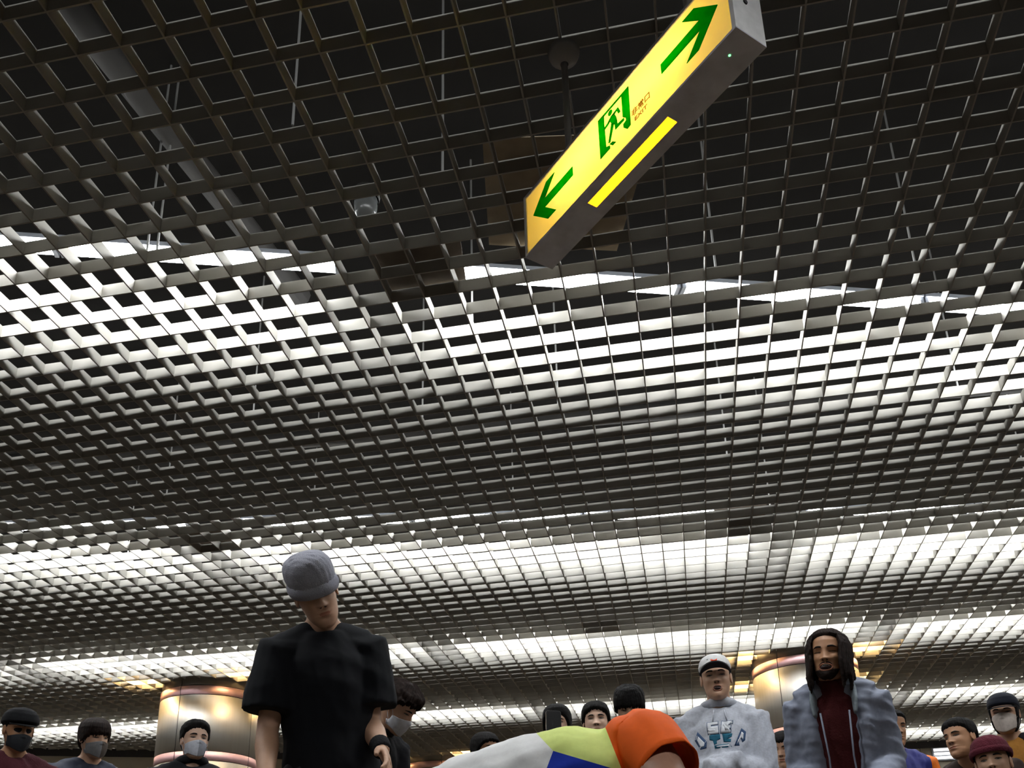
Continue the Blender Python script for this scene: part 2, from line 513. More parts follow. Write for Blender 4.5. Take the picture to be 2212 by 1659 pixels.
# ---- head: rings from chin to crown, features pushed out of the front
HZ = np.array([-.119, -.115, -.106, -.092, -.074, -.052, -.025, .005, .035, .062, .084, .101, .112, .117])
HX = np.array([.010, .024, .037, .048, .057, .063, .068, .071, .074, .073, .066, .053, .034, .006])
HF = np.array([.074, .082, .087, .089, .089, .088, .087, .087, .088, .084, .073, .055, .032, .000])
HB = np.array([.052, .036, .012, -.016, -.042, -.062, -.080, -.092, -.098, -.097, -.087, -.070, -.047, -.016])
def head_grid(na, zs, wide=1.0):
    a = np.linspace(-PI, PI, na, endpoint=False)
    X = np.interp(zs, HZ, HX) * wide; Fr = np.interp(zs, HZ, HF); Bk = np.interp(zs, HZ, HB)
    yc = Fr * 0.25 + Bk * 0.55
    A, Z = np.meshgrid(a, zs)
    s, c = np.sin(A), np.cos(A)
    x = X[:, None] * np.sign(s) * np.abs(s) ** 0.92
    dep = np.where(c > 0, (Fr - yc)[:, None], (yc - Bk)[:, None])
    y = yc[:, None] + dep * np.sign(c) * np.abs(c) ** np.where(c > 0, 0.80, 0.95)
    return A, Z, x, y
def zlist(n):
    t = np.linspace(-1, 1, n)
    return 0.118 * np.sin(t * PI / 2) * 0.55 + 0.118 * t * 0.45 - 0.001
def g(x, s): return np.exp(-(x / s) ** 2)
def features(x, z, smile=0.0):
    d = np.zeros_like(x)
    tn = np.clip((0.024 - z) / 0.052, 0, 1)
    nose = np.where((z < 0.03) & (z > -0.032), 0.004 + 0.017 * tn ** 1.3, 0)
    nose = nose * np.clip((z + 0.040) / 0.009, 0, 1) * np.clip((0.034 - z) / 0.02, 0, 1)
    d += nose * g(x, 0.0085 + 0.006 * tn)
    d += 0.008 * (g(x - 0.0125, 0.007) + g(x + 0.0125, 0.007)) * g(z + 0.030, 0.008)      # nostril wings
    for s in (-1, 1):
        d -= 0.0085 * g(x - s * 0.031, 0.017) * g(z - 0.008, 0.011)
        d += 0.0035 * g(x - s * 0.030, 0.022) * g(z - 0.027, 0.009)
        d += (0.004 + 0.004 * smile) * g(x - s * 0.043, 0.018) * g(z + 0.020, 0.016)
        d -= 0.003 * g(x - s * 0.045, 0.014) * g(z + 0.058, 0.016)
    d += 0.006 * g(x, 0.022) * (g(z + 0.0535, 0.0052) + 1.1 * g(z + 0.0655, 0.0060))
    d -= 0.004 * g(x, 0.026) * g(z + 0.0595, 0.0022)
    d -= 0.003 * g(x, 0.014) * g(z + 0.078, 0.006)
    d += 0.005 * g(x, 0.016) * g(z + 0.098, 0.013)
    return d
def quads(nz, na):
    f = []
    for i in range(nz - 1):
        for j in range(na):
            q = (j + 1) % na
            f.append((i * na + j, i * na + q, (i + 1) * na + q, (i + 1) * na + j))
    return f
def head_mesh(na=84, nz=74, smile=0.0, wide=1.0):
    zs = zlist(nz)
    A, Z, x, y = head_grid(na, zs, wide)
    wgt = np.clip(np.cos(A) * 2.2, 0, 1)
    y = y + features(x, Z, smile) * wgt
    v = np.stack([x, y, Z], -1).reshape(-1, 3)
    f = quads(nz, na)
    cx = v[[q[0] for q in f]]; c2 = v[[q[2] for q in f]]; m = (cx + c2) / 2
    lw = 0.024
    e = np.clip(1 - (np.abs(m[:, 0]) / lw) ** 2, 0, 1)
    lip = (m[:, 1] > 0.05) & (np.abs(m[:, 0]) < lw) & (((m[:, 2] > -0.0595) & (m[:, 2] < -0.0595 + 0.0085 * e)) | ((m[:, 2] <= -0.0595) & (m[:, 2] > -0.0595 - 0.0095 * e)))
    f.append(tuple(range(na - 1, -1, -1))); f.append(tuple((nz - 1) * na + j for j in range(na)))
    mi = [1 if l else 0 for l in lip] + [0, 0]
    # ears
    for s in (-1, 1):
        o = len(v)
        n1, n2 = 12, 8
        ev = []
        for i in range(n2 + 1):
            u = -PI / 2 + PI * i / n2
            for j in range(n1):
                w = 2 * PI * j / n1
                rr = math.cos(u)
                px = 0.006 * math.sin(u) + 0.004 * (1 - 0.0) * (abs(math.sin(w)) * rr)
                ev.append((s * (0.0735 * wide + px + 0.008 * rr * max(0, -math.cos(w))), -0.008 + 0.016 * rr * math.cos(w) * 1.0, 0.002 + 0.031 * rr * math.sin(w) * (1.0 if math.sin(w) > 0 else 0.9)))
        v = np.vstack([v, ev])
        fe = [tuple(o + t for t in q) for q in quads(n2 + 1, n1)]
        f += fe; mi += [0] * len(fe)
    return v, f, mi

def sm(t): t = np.clip(t, 0, 1); return t * t * (3 - 2 * t)
HAIR_A = np.radians([0, 25, 45, 62, 74, 84, 96, 110, 130, 155, 180])
def hair_shell(line, thick, seed=0, na=144, nz=90, lump=0.0, lumpk=60.0, streak=0.0025, jag=0.0, top=0.0, soft=0.026, pad=0.0, wide=1.0):
    """line: hairline heights at HAIR_A; the shell sinks under the skin below it"""
    r = np.random.default_rng(seed)
    zs = zlist(nz)
    A, Z, x, y = head_grid(na, zs, wide)
    aa = np.abs(A)
    zl = np.interp(aa, HAIR_A, line)
    if jag:
        j = sum(np.sin(A * k + r.uniform(0, 6)) * w for k, w in ((11, .5), (23, .6), (41, .5), (67, .3)))
        zl = zl + jag * j * np.clip(1.3 - aa / 1.2, 0.15, 1)
    k = sm((Z - zl + (0.008 if soft > 0.02 else 0)) / soft)
    T = (thick + top * sm((Z - 0.03) / 0.08))
    st = sum(np.sin(A * kk + 14 * Z * sg + r.uniform(0, 6)) for kk, sg in ((37, 1), (53, -1), (71, 1))) / 3
    T = T + streak * st
    v = np.stack([x, y, Z], -1)
    if lump:
        L = np.zeros_like(A)
        for i in range(9):
            d = r.normal(size=3); d /= np.linalg.norm(d)
            L += np.abs(np.sin(v @ d * lumpk * r.uniform(.7, 1.4) + r.uniform(0, 6)))
        T = T + lump * (L / 9 - 0.62) * 3
    N = np.stack([x, y - 0.0, Z * 0.9 + 0.01], -1)
    N /= np.linalg.norm(N, axis=-1, keepdims=True)
    off = -0.010 + (T + 0.010) * k
    v = v + N * off[..., None]
    f = quads(nz, na)
    f.append(tuple((nz - 1) * na + j for j in range(na)))
    f.append(tuple(range(na - 1, -1, -1)))
    return v.reshape(-1, 3), f

def front_y(x, z):
    """skin depth at the front of the face, features included"""
    X = np.interp(z, HZ, HX); Fr = np.interp(z, HZ, HF); Bk = np.interp(z, HZ, HB)
    yc = Fr * .25 + Bk * .55
    s = np.clip(np.abs(x) / X, 0, 0.999) ** (1 / .92)
    c = np.sqrt(1 - s * s)
    return yc + (Fr - yc) * c ** .80 + features(x, z) * np.clip(c * 2.2, 0, 1)

def mask_mesh(seam=True, top=-0.012, bot=-0.112, halves=False):
    nx, nz = 40, 22
    v = []
    for i in range(nz):
        t = i / (nz - 1)
        for j in range(nx):
            u = j / (nx - 1) * 2 - 1
            z = bot + (top - bot) * t
            z += (-0.016 * abs(u) ** 1.6) * t + 0.030 * abs(u) ** 1.6 * (1 - t)
            x = 0.066 * u * (1 - 0.10 * (1 - t))
            yb = front_y(np.array(x * 0.97), np.array(z))
            tent = 0.104 + 0.006 * math.sin(t * PI) - 0.052 * abs(u) ** 1.7 - 0.010 * (1 - t) ** 2
            v.append((x, max(float(yb) + 0.0035, tent if abs(u) < 0.86 else float(yb) + 0.003), z))
    f = []
    for i in range(nz - 1):
        for j in range(nx - 1):
            f.append((i * nx + j, i * nx + j + 1, (i + 1) * nx + j + 1, (i + 1) * nx + j))
    return np.array(v), f

# ---- hand: palm, four jointed fingers, thumb from the side; wrist at origin, fingers down -Z, palm faces +Y, thumb on +X
def hand_raw(curl=0.35):
    mb = MB()
    mb.tube([(0, 0, 0.02), (0, 0.0, -0.02), (0.002, 0.0, -0.055), (0.0, 0.002, -0.092)], [(0.027, 0.020), (0.033, 0.018), (0.041, 0.016), (0.040, 0.013)], 12)
    for x, L, r in [(0.029, 0.072, 0.0092), (0.010, 0.080, 0.0095), (-0.010, 0.074, 0.0090), (-0.028, 0.058, 0.0080)]:
        p = Vector((x * 0.92, 0.002, -0.078)); a = curl * 0.5
        pts = [p.copy()]
        p = p + Vector((x * 0.05, 0.0, -0.018)); pts.append(p.copy())
        for s in (0.45, 0.32, 0.23):
            p = p + Vector((x * 0.04, math.sin(a), -math.cos(a))) * (L * s); pts.append(p.copy()); a += curl
        mb.tube(pts, [r * 0.9, r, r * 0.97, r * 0.9, r * 0.72], 8)
    mb.tube([(0.022, 0.004, -0.022), (0.042, 0.014, -0.045), (0.050, 0.024, -0.070), (0.047, 0.032, -0.094)], [0.014, 0.0125, 0.0105, 0.008], 8)
    return remesh(mb, 0.0042, 2)
HAND_V, HAND_F = hand_raw()

SKIN = {}
def skin(tone):
    if tone not in SKIN:
        col = {'light': (0.62, 0.40, 0.29), 'mid': (0.54, 0.32, 0.21), 'tan': (0.44, 0.225, 0.12), 'deep': (0.30, 0.155, 0.10)}[tone]
        SKIN[tone] = (mat('skin_' + tone, col, 0.5, noise=0.06, scale=30), mat('lips_' + tone, (col[0] * .72, col[1] * .5, col[2] * .48), 0.45))
    return SKIN[tone]
M_eye = mat('eye_white', (0.24, 0.215, 0.19), 0.4)
M_iris = mat('eye_dark', (0.015, 0.010, 0.008), 0.2)
M_hair = mat('black_hair', (0.010, 0.009, 0.009), 0.75, noise=0.4, scale=60, bump=0.3, spec=0.12)
M_hairb = mat('dark_brown_hair', (0.017, 0.010, 0.008), 0.7, noise=0.4, scale=60, bump=0.3, spec=0.15)
M_mouth = mat('mouth_dark', (0.03, 0.008, 0.008), 0.5)
M_teeth = mat('teeth', (0.75, 0.72, 0.66), 0.3)
CL = {}
def cloth(name, col, rough=0.85, bump=0.12, noise=0.10, scale=60, sheen=0.0):
    if name not in CL: CL[name] = mat(name, [min(0.86, c * 1.2) for c in col], rough, noise=noise, scale=scale, bump=bump, spec=0.25, sheen=sheen)
    return CL[name]

def IK(a, b, l1, l2, bend):
    """joint between a and b on the bend side"""
    a, b = Vector(a), Vector(b)
    d = b - a; L = min(d.length, (l1 + l2) * 0.999)
    u = d.normalized()
    x = (l1 * l1 - l2 * l2 + L * L) / (2 * L)
    h = math.sqrt(max(l1 * l1 - x * x, 0))
    w = Vector(bend) - u * Vector(bend).dot(u); w.normalize()
    return a + u * x + w * h

class Person:
    def __init__(s, label, crown, depth, turn=0, lean=0, side=0, head=(0, 0, 0), hipk=1.0, arms=None, hair_pad=0.012, tone='mid', H=None, width=1.0, headk=1.0, smile=0.0, voxel=0.012):
        s.vox = voxel; s.tone = tone
        T = P(crown[0], crown[1], depth)
        camp = cam.matrix_world.translation
        face = math.atan2(camp.y - T.y, camp.x - T.x) + math.radians(turn)
        s.yaw = face - PI / 2
        R = Matrix.Rotation(s.yaw, 4, 'Z')
        k = (H or 1.72)
        for _ in range(3):
            s.k = k
            s.fk(k, math.radians(lean), math.radians(side), head, hipk, arms or {}, width, headk)
            c = s.HM @ Vector((0, 0, 0.117 + hair_pad))
            if H is None: k *= T.z / c.z
            else: break
        c = R @ c
        s.root = thing('person', label, 'person', (T.x - c.x, T.y - c.y, 0), s.yaw)
        s.smile = smile
    def fk(s, k, lean, side, head, hipk, arms, width, headk):
        hz = 0.525 * k * hipk
        s.hip = Vector((0, -0.10 * k * math.sin(lean), hz))
        ax = Vector((math.sin(side) * math.cos(lean), math.sin(lean), math.cos(lean) * math.cos(side)))
        s.ax = ax
        s.rx = Vector((math.cos(side), 0, -math.sin(side)))
        def at(t, x=0, y=0):
            b = s.rx.cross(ax) * -1
            return s.hip + ax * (t * k) + s.rx * (x * k) + (ax.cross(s.rx)) * (y * k)
        s.at = at
        w = 0.098 * width
        s.sh = {q: at(0.258, q * w, 0) for q in (-1, 1)}
        s.neck0 = at(0.285); s.neck1 = at(0.335, 0, 0.014)
        p, y, r = [math.radians(q) for q in head]
        base = Matrix.Rotation(lean * 0.55, 3, 'X').inverted() @ Matrix.Identity(3)
        Rm = Matrix.Rotation(y, 4, 'Z') @ Matrix.Rotation(r, 4, 'Y') @ Matrix.Rotation(-p, 4, 'X')
        s.hs = 0.985 * k / 1.72 * headk
        s.HM = Matrix.Translation(s.neck1) @ Rm @ Matrix.Scale(s.hs, 4) @ Matrix.Translation((0, 0.018, 0.072))
        s.elb, s.wri = {}, {}
        for q in (-1, 1):
            e, wv = arms.get(q, ((0.028, -0.012, -0.178), (0.018, 0.045, -0.150)))
            s.elb[q] = s.sh[q] + Vector((q * e[0], e[1], e[2])) * k
            s.wri[q] = s.elb[q] + Vector((q * wv[0], wv[1], wv[2])) * k
        s.kne, s.ank = {}, {}
        for q in (-1, 1):
            h = s.hip + Vector((q * 0.055 * k, 0, -0.01 * k))
            s.ank[q] = Vector((q * 0.075 * k, -0.03 * k, 0.048 * k))
            s.kne[q] = IK(h, s.ank[q], 0.245 * k, 0.24 * k, (q * 0.15, 1, 0))
    # -- the continuous body
    def body(s, hands=(-1, 1), wide=1.0, curl=None):
        k = s.k; mb = MB(); at = s.at
        mb.tube([at(-0.05), at(0.0), at(0.09), at(0.19), at(0.255), at(0.285)],
                [(.080 * k, .058 * k), (.086 * k, .062 * k), (.072 * k, .052 * k), (.082 * k, .058 * k), (.086 * k, .045 * k), (.05 * k, .036 * k)], 16)
        mb.tube([at(0.262), s.neck0, s.neck1, s.HM @ Vector((0, -0.012, -0.03))], [.046 * k, .036 * k, .0325 * k, .033 * k], 14)
        for q in (-1, 1):
            mb.tube([at(0.255, q * .045), at(0.262, q * .075), s.sh[q] + Vector((q * .004, 0, -.006)) * k, s.sh[q].lerp(s.elb[q], .5), s.elb[q]], [.030 * k, .031 * k, .033 * k, .028 * k, .0235 * k], 12)
            mb.tube([at(0.305, q * .012), at(0.278, q * .055), at(0.265, q * .08)], [.026 * k, .022 * k, .018 * k], 10)
            we = s.wri[q] if q in hands else s.elb[q].lerp(s.wri[q], .78)
            mb.tube([s.elb[q], s.elb[q].lerp(we, .3), s.elb[q].lerp(we, .75), we], [.0235 * k, .0255 * k, .019 * k, .0155 * k], 12)
            h = s.hip + Vector((q * 0.052 * k, 0, 0))
            mb.tube([h, h.lerp(s.kne[q], .5), s.kne[q]], [.052 * k, .045 * k, .033 * k], 12)
            mb.tube([s.kne[q], s.kne[q].lerp(s.ank[q], .35), s.ank[q]], [.033 * k, .031 * k, .020 * k], 12)
            mb.tube([s.ank[q] + Vector((0, -.02, -.02)) * k, s.ank[q] + Vector((0, .06, -.03)) * k, s.ank[q] + Vector((0, .10, -.034)) * k], [.022 * k, .020 * k, .012 * k], 10)
        v, f = remesh(mb, 0.012, 3)
        hv, hf, hm = head_mesh(smile=s.smile, wide=wide)
        V = [v]; F = list(f); MI = [0] * len(f); n = len(v)
        V.append(xf(hv, s.HM)); F += [tuple(i + n for i in t) for t in hf]; MI += hm; n += len(hv)
        for q in hands:
            d = (s.wri[q] - s.elb[q]).normalized()
            z = -d
            xa = Vector((-q * 0.25, 1, 0.2)); xa = (xa - z * xa.dot(z)).normalized()     # thumb forward
            ya = z.cross(xa)                                                           # palm direction
            if ya.dot(Vector((-q, 0, 0))) < 0:
                ya = -ya; mir = True
            else: mir = False
            sc = k / 1.75
            M = Matrix(((xa.x, ya.x, z.x, s.wri[q].x), (xa.y, ya.y, z.y, s.wri[q].y), (xa.z, ya.z, z.z, s.wri[q].z), (0, 0, 0, 1))) @ Matrix.Scale(sc, 4)
            V.append(xf(HAND_V, M))
            F += [tuple(i + n for i in (t[::-1] if mir else t)) for t in HAND_F]; MI += [0] * len(HAND_F); n += len(HAND_V)
        s.bodyo = link('body', np.vstack(V), F, skin(s.tone), s.root, MI)
        return s.bodyo
    def on_head(s, name, v, f, m, parent=None, mi=None, smooth=True):
        return link(name, xf(v, s.HM), f, m, parent or s.root, mi, smooth)
    def hair(s, line, thick, m=None, **kw):
        v, f = hair_shell(line, thick, **kw)
        return s.on_head('hair', v, f, m or M_hair)
    def eyes(s, open_=1.0, look=0.0, brow=0.0, browm=None):
        for q in (-1, 1):
            mb = MB(); n = 12
            zc = 0.0075
            # almond eyeball surface
            vs, fs = [], []
            R1, R2 = 0.0130, 0.0046 * open_
            for i in range(5):
                t = i / 4
                for j in range(n):
                    w = 2 * PI * j / n
                    x = q * 0.0315 + R1 * t * math.cos(w)
                    z = zc + R2 * t * math.sin(w) * (1 - 0.35 * abs(math.cos(w)) ** 2) + 0.0012 * t * math.cos(w) * q
                    y = float(front_y(np.array(x), np.array(z))) + 0.0012 + 0.0035 * (1 - t * t)
                    vs.append((x, y, z))
            for i in range(4):
                for j in range(n):
                    fs.append((i * n + j, i * n + (j + 1) % n, (i + 1) * n + (j + 1) % n, (i + 1) * n + j))
            mb.add(vs, fs, 0)
            o = s.on_head('eye', mb.v, mb.f, [M_eye, M_iris], s.bodyo, [1 if (i // n) < 2 else 0 for i in range(len(fs))])
            lid = []
            for j in range(9):
                u = j / 8 * 2 - 1
                x = q * 0.0315 + 0.0155 * u
                z = zc + 0.0055 * open_ * (1 - u * u) + 0.0012 * u * q + 0.0006 - (0.002 if open_ < .5 else 0)
                lid.append((x, float(front_y(np.array(x), np.array(z))) + 0.0022, z))
            ml = MB().tube(lid, [0.0006] + [0.0013] * 7 + [0.0006], 6)
            s.on_head('eyelid', ml.v, ml.f, M_iris, s.bodyo)
            br = []
            for j in range(9):
                u = j / 8
                x = q * (0.014 + 0.036 * u)
                z = 0.025 + brow + 0.006 * math.sin(u * PI * 0.8) - 0.004 * u
                br.append((x, float(front_y(np.array(x), np.array(z))) + 0.0012, z))
            ml = MB().tube(br, [(0.0016, 0.003)] + [(0.002, 0.0042)] * 5 + [(0.0018, 0.003), (0.0014, 0.002), (0.001, 0.001)], 6)
            s.on_head('eyebrow', ml.v, ml.f, browm or M_hair, s.bodyo)
        for q in (-1, 1):
            mb = MB(); w = [(0.0045 * math.cos(t * PI / 4), 0.003 * math.sin(t * PI / 4)) for t in range(8)]
            z0 = -0.0345
            vs = [(q * 0.0088 + a, float(front_y(np.array(q * 0.0088 + a), np.array(z0 + b))) + 0.0008, z0 + b) for a, b in w]
            mb.add(vs, [tuple(range(8))])
            s.on_head('nostril', mb.v, mb.f, M_mouth, s.bodyo, smooth=False)
    def open_mouth(s, w=0.021, h=0.012, zc=-0.060, beard=False):
        n = 16
        vs = [(0, float(front_y(np.array(0.), np.array(zc))) + 0.0018, zc)]
        for r in (0.25, 0.5, 0.75, 1.0):
            for j in range(n):
                t = 2 * PI * j / n
                x, z = r * w * math.cos(t), zc + r * h * math.sin(t)
                vs.append((x, float(front_y(np.array(x), np.array(z))) + 0.0018, z))
        s.on_head('mouth', vs, [(0, 1 + j, 1 + (j + 1) % n) for j in range(n)] + [(1 + r * n + j, 1 + r * n + n + j, 1 + r * n + n + (j + 1) % n, 1 + r * n + (j + 1) % n) for r in range(3) for j in range(n)], M_mouth, s.bodyo)
        pts = []
        for j in range(n + 1):
            t = 2 * PI * j / n
            x, z = (w + .002) * math.cos(t), zc + (h + .002) * math.sin(t)
            pts.append((x, float(front_y(np.array(x), np.array(z))) + 0.001, z))
        ml = MB().tube(pts, 0.0040, 7, caps=False)
        s.on_head('lip', ml.v, ml.f, skin(s.tone)[1], s.bodyo)
        mt = MB()
        xs = [(-0.7 + 1.4 * i / 8) * w for i in range(9)]
        zt = [zc + h * 0.92 * math.sqrt(1 - (x / w) ** 2) for x in xs]
        vs = [(x, float(front_y(np.array(x), np.array(z))) + 0.0026, z) for x, z in zip(xs, zt)] + [(x, float(front_y(np.array(x), np.array(z - .3 * h))) + 0.0026, z - 0.30 * h) for x, z in zip(xs, zt)]
        mt.add(vs, [(i, i + 1, 10 + i, 9 + i) for i in range(8)])
        s.on_head('teeth', mt.v, mt.f, M_teeth, s.bodyo)
    def mask(s, m, m2=None, split=None, top=-0.012):
        v, f = mask_mesh(top=top)
        mi = None
        mm = [m]
        if m2:
            mi = [1 if v[q[0]][0] < 0 else 0 for q in f]; mm = [m, m2]
        o = s.on_head('face_mask', v, f, mm, mi=mi)
        so = o.modifiers.new('t', 'SOLIDIFY'); so.thickness = 0.0016; so.offset = 1
        for q in (-1, 1):
            for z0, z1 in ((-0.030, 0.012), (-0.086, -0.022)):
                lp = MB().tube([(q * 0.0645, float(front_y(np.array(q * .063), np.array(z0))) + .004, z0), (q * 0.073, 0.02, (z0 + z1) / 2), (q * 0.077, -0.006, z1)], 0.0012, 5)
                s.on_head('ear_loop', lp.v, lp.f, m, o)
        return o
    # -- clothes
    def top(s, name, m, sleeve='long', slack=0.014, hem=-0.09, amp=0.006, wave=0.09, seed=1, hand_gap=0.0, flare=0.0, extra=None, wrist=.021, neck=0.046, smooth=5, voxel=None):
        k = s.k; mb = MB(); at = s.at; sl = slack
        R = lambda a, b: ((a * k + sl), (b * k + sl))
        mb.tube([at(hem), at(-0.03), at(0.07), at(0.17), at(0.225), at(0.262), at(0.288)],
                [R(.094 + flare, .068), R(.092, .067), R(.082, .062), R(.092, .067), R(.096, .058), R(.072, .044), R(neck - .012, neck - .014)], 20)
        for q in (-1, 1):
            mb.tube([at(0.288, q * .018), at(0.272, q * .055), at(0.258, q * .085)], [.026 * k + sl * .4, .030 * k + sl * .6, .030 * k + sl * .7], 14)
            S0, S1 = at(0.245, q * .055), s.sh[q] + Vector((q * .006, 0, -.008)) * k
            if sleeve == 'short':
                e = s.sh[q].lerp(s.elb[q], 0.78)
                mb.tube([S0, S1, S1.lerp(e, .5), e], [.038 * k + sl * .7, .039 * k + sl * .9, .040 * k + sl * 1.2, .041 * k + sl * 1.45], 16)
            elif sleeve == 'long':
                w1 = s.elb[q].lerp(s.wri[q], 1 - hand_gap)
                mb.tube([S0, S1, S1.lerp(s.elb[q], .5), s.elb[q]], [.037 * k + sl * .7, .037 * k + sl * .9, .034 * k + sl, .029 * k + sl], 14)
                mb.tube([s.elb[q], s.elb[q].lerp(w1, .5), w1], [.029 * k + sl, .028 * k + sl, wrist * k + sl * .4], 14)
        if extra: extra(mb)
        v, f = remesh(mb, voxel or s.vox, smooth)
        v = folds(v, f, amp, wave, seed, axis=(0.3, 0.2, 1))
        s.topv, s.topf = v, f
        o = link(name, v, f, m, s.root)
        return o
    def pants(s, m, seed=2, slack=0.007):
        k = s.k; mb = MB()
        mb.tube([s.hip + Vector((0, 0, .03 * k)), s.hip, s.hip - Vector((0, 0, .045 * k))], [(.090 * k + slack, .066 * k + slack)] * 3, 18)
        for q in (-1, 1):
            h = s.hip + Vector((q * 0.050 * k, 0, -.01 * k))
            e = s.ank[q] + Vector((0, 0, -.012 * k))
            mb.tube([h, h.lerp(s.kne[q], .5), s.kne[q]], [.054 * k + slack, .048 * k + slack, .040 * k + slack], 14)
            mb.tube([s.kne[q], s.kne[q].lerp(e, .5), e], [.040 * k + slack, .036 * k + slack, .032 * k + slack], 14)
        v, f = remesh(mb, 0.016, 4)
        v = folds(v, f, 0.006, 0.1, seed)
        o = link('trousers', v, f, m, s.root)
        for q in (-1, 1):
            a = s.ank[q]
            sb = MB().tube([(a.x, a.y - .055 * k, .034), (a.x, a.y, .042), (a.x, a.y + .075 * k, .036), (a.x, a.y + .115 * k, .027)],
                           [(.030 * k, .026), (.034 * k, .036), (.034 * k, .030), (.022 * k, .019)], 14)
            sv, sf = remesh(sb, 0.008, 3)
            sv[:, 2] = np.maximum(sv[:, 2], 0.012)
            sh = link('shoe', sv, sf, cloth('shoe_black', (0.03, 0.03, 0.03), 0.6), s.root)
            ol = [(a.x + .038 * k * math.sin(t) * (1 + .1 * math.cos(t)), a.y + .03 * k + .095 * k * math.cos(t)) for t in np.linspace(0, 2 * PI, 20, endpoint=False)]
            MB().prism(ol, 0.0, 0.022).build('sole', cloth('shoe_sole', (0.55, 0.54, 0.52), 0.6), sh).parent = sh
        return o
    def ring(s, name, m, r, t, z0, tilt=0.2, parent=None, ov=1.0, y0=0.0, seed=3, amp=0.0):
        """collar or neckband round the neck"""
        c = s.at(z0, 0, y0); pts = []
        for j in range(21):
            w = 2 * PI * j / 20
            pts.append(c + Vector((r * math.cos(w), r * ov * math.sin(w), -tilt * r * math.sin(w))))
        mb = MB().tube(pts, t, 10, caps=False)
        v = np.array(mb.v)
        if amp: v = folds(v, mb.f, amp, 0.05, seed)
        return link(name, v, mb.f, m, parent or s.root)

# ------------------------------------------------------------------ headgear and other shared pieces
def band_shell(z0, z1, off, na=96, nz=12, tilt=0.0, bulge=0.006, wide=1.0):
    """a closed band round the head between heights z0 and z1 (a folded cuff)"""
    v = []; rows = []
    for i in range(nz):
        t = i / (nz - 1)
        rows.append((z0 + (z1 - z0) * t, off + bulge * math.sin(PI * t)))
    rows += [(z1 - 0.002, off - 0.008), (z0 + 0.002, off - 0.008)]
    for z, o in rows:
        A, Z, x, y = head_grid(na, np.array([min(z, .112)]), wide)
        l = np.sqrt(x * x + y * y)
        X = x * (1 + o / l); Y = y * (1 + o / l)
        v.append(np.stack([X, Y, Z + tilt * Y], -1).reshape(-1, 3))
    n = len(rows); V = np.vstack(v)
    f = []
    for i in range(n):
        for j in range(na):
            q = (j + 1) % na; k = (i + 1) % n
            f.append((i * na + j, i * na + q, k * na + q, k * na + j))
    return V, f
def beanie(p, m, low=0.018, thick=0.014, top=0.010, cuff=0.048, tilt=-0.05, off=0.020, ribs=True):
    line = [low] * 11
    v, f = hair_shell(line, thick, streak=0.0, top=top, soft=0.008)
    V = v.copy()
    V[:, 2] += tilt * V[:, 1]
    V = folds(V, f, 0.002, 0.05, 5, axis=(0, 0, 1))
    o = p.on_head('beanie', V, f, m)
    v, f = band_shell(low - 0.006, low + cuff, off, tilt=tilt)
    if ribs:
        a = np.arctan2(v[:, 0], v[:, 1])
        r = np.hypot(v[:, 0], v[:, 1])
        kk = 0.0010 * np.sin(a * 46)
        v[:, 0] *= 1 + kk / r; v[:, 1] *= 1 + kk / r
    p.on_head('cuff', v, f, m, o)
    return o
def brim(p, m, parent, z=0.040, reach=0.070, half=58, droop=0.16, curve=0.014, t=0.004, y0=0.0):
    vs = []; n = 25; rings = [0.0, 0.35, 0.7, 0.92, 1.0]
    for s in (1, -1):
        for r in rings:
            for j in range(n):
                u = j / (n - 1) * 2 - 1
                a = math.radians(half * u)
                x = 0.084 * math.sin(a); y = 0.010 + 0.088 * math.cos(a) + y0
                y2 = y + reach * r * (math.cos(u * PI / 2) ** 0.6 if abs(u) < 1 else 0)
                vs.append((x * (1 + 0.03 * r), y2, z - droop * (y2 - 0.09) - curve * u * u + s * t / 2 - (0.004 if r == 0 else 0)))
    k = len(rings); fs = []
    for b in (0, 1):
        for i in range(k - 1):
            for j in range(n - 1):
                q = [b * k * n + i * n + j, b * k * n + i * n + j + 1, b * k * n + (i + 1) * n + j + 1, b * k * n + (i + 1) * n + j]
                fs.append(tuple(q if b else q[::-1]))
    for j in range(n - 1):
        a, b = (k - 1) * n + j, k * n + (k - 1) * n + j
        fs.append((a, a + 1, b + 1, b))
    return p.on_head('brim', vs, fs, m, parent)
SHORT = [.068, .066, .058, .046, .018, .004, .026, .004, -.040, -.062, -.070]
BOWL = [.020, .019, .014, .004, -.018, -.030, -.032, -.040, -.060, -.074, -.080]
BACK = [.075, .072, .062, .050, .022, -.010, -.030, -.045, -.060, -.074, -.080]

# ------------------------------------------------------------------ the man in the grey beanie
c_black = cloth('black_cotton', (0.0042, 0.0050, 0.0075), bump=0.05)
c_black2 = cloth('black_fleece', (0.008, 0.008, 0.011))
c_trk = cloth('black_track', (0.014, 0.014, 0.018), 0.6)
p = Person('man in a grey beanie and black T-shirt with a black wristband, looking down', (658, 1207), 3.65, turn=4, lean=6, side=7, head=(30, -8, 22),
           arms={1: ((0.020, -0.010, -0.172), (0.000, 0.080, -0.122)), -1: ((0.022, -0.010, -0.172), (0.010, 0.110, -0.080))}, hair_pad=0.026, width=0.88, tone='mid', voxel=0.009)
p.body(); p.eyes(0.55)
p.hair(SHORT, 0.004, seed=1)
beanie(p, cloth('grey_knit', (0.26, 0.265, 0.31), 0.95, bump=0.35, scale=220), low=0.022, thick=0.016, top=0.032, cuff=0.038, off=0.0175, tilt=-0.12)
p.top('t_shirt', c_black, 'short', slack=0.026, hem=-0.12, amp=0.006, wave=0.20, seed=4, neck=0.050)
p.ring('neckband', c_black, 0.060 * p.k / 1.0 * 0.62, 0.0075, 0.283, tilt=0.45, ov=0.95, y0=0.012)
p.pants(c_trk)
q = -1
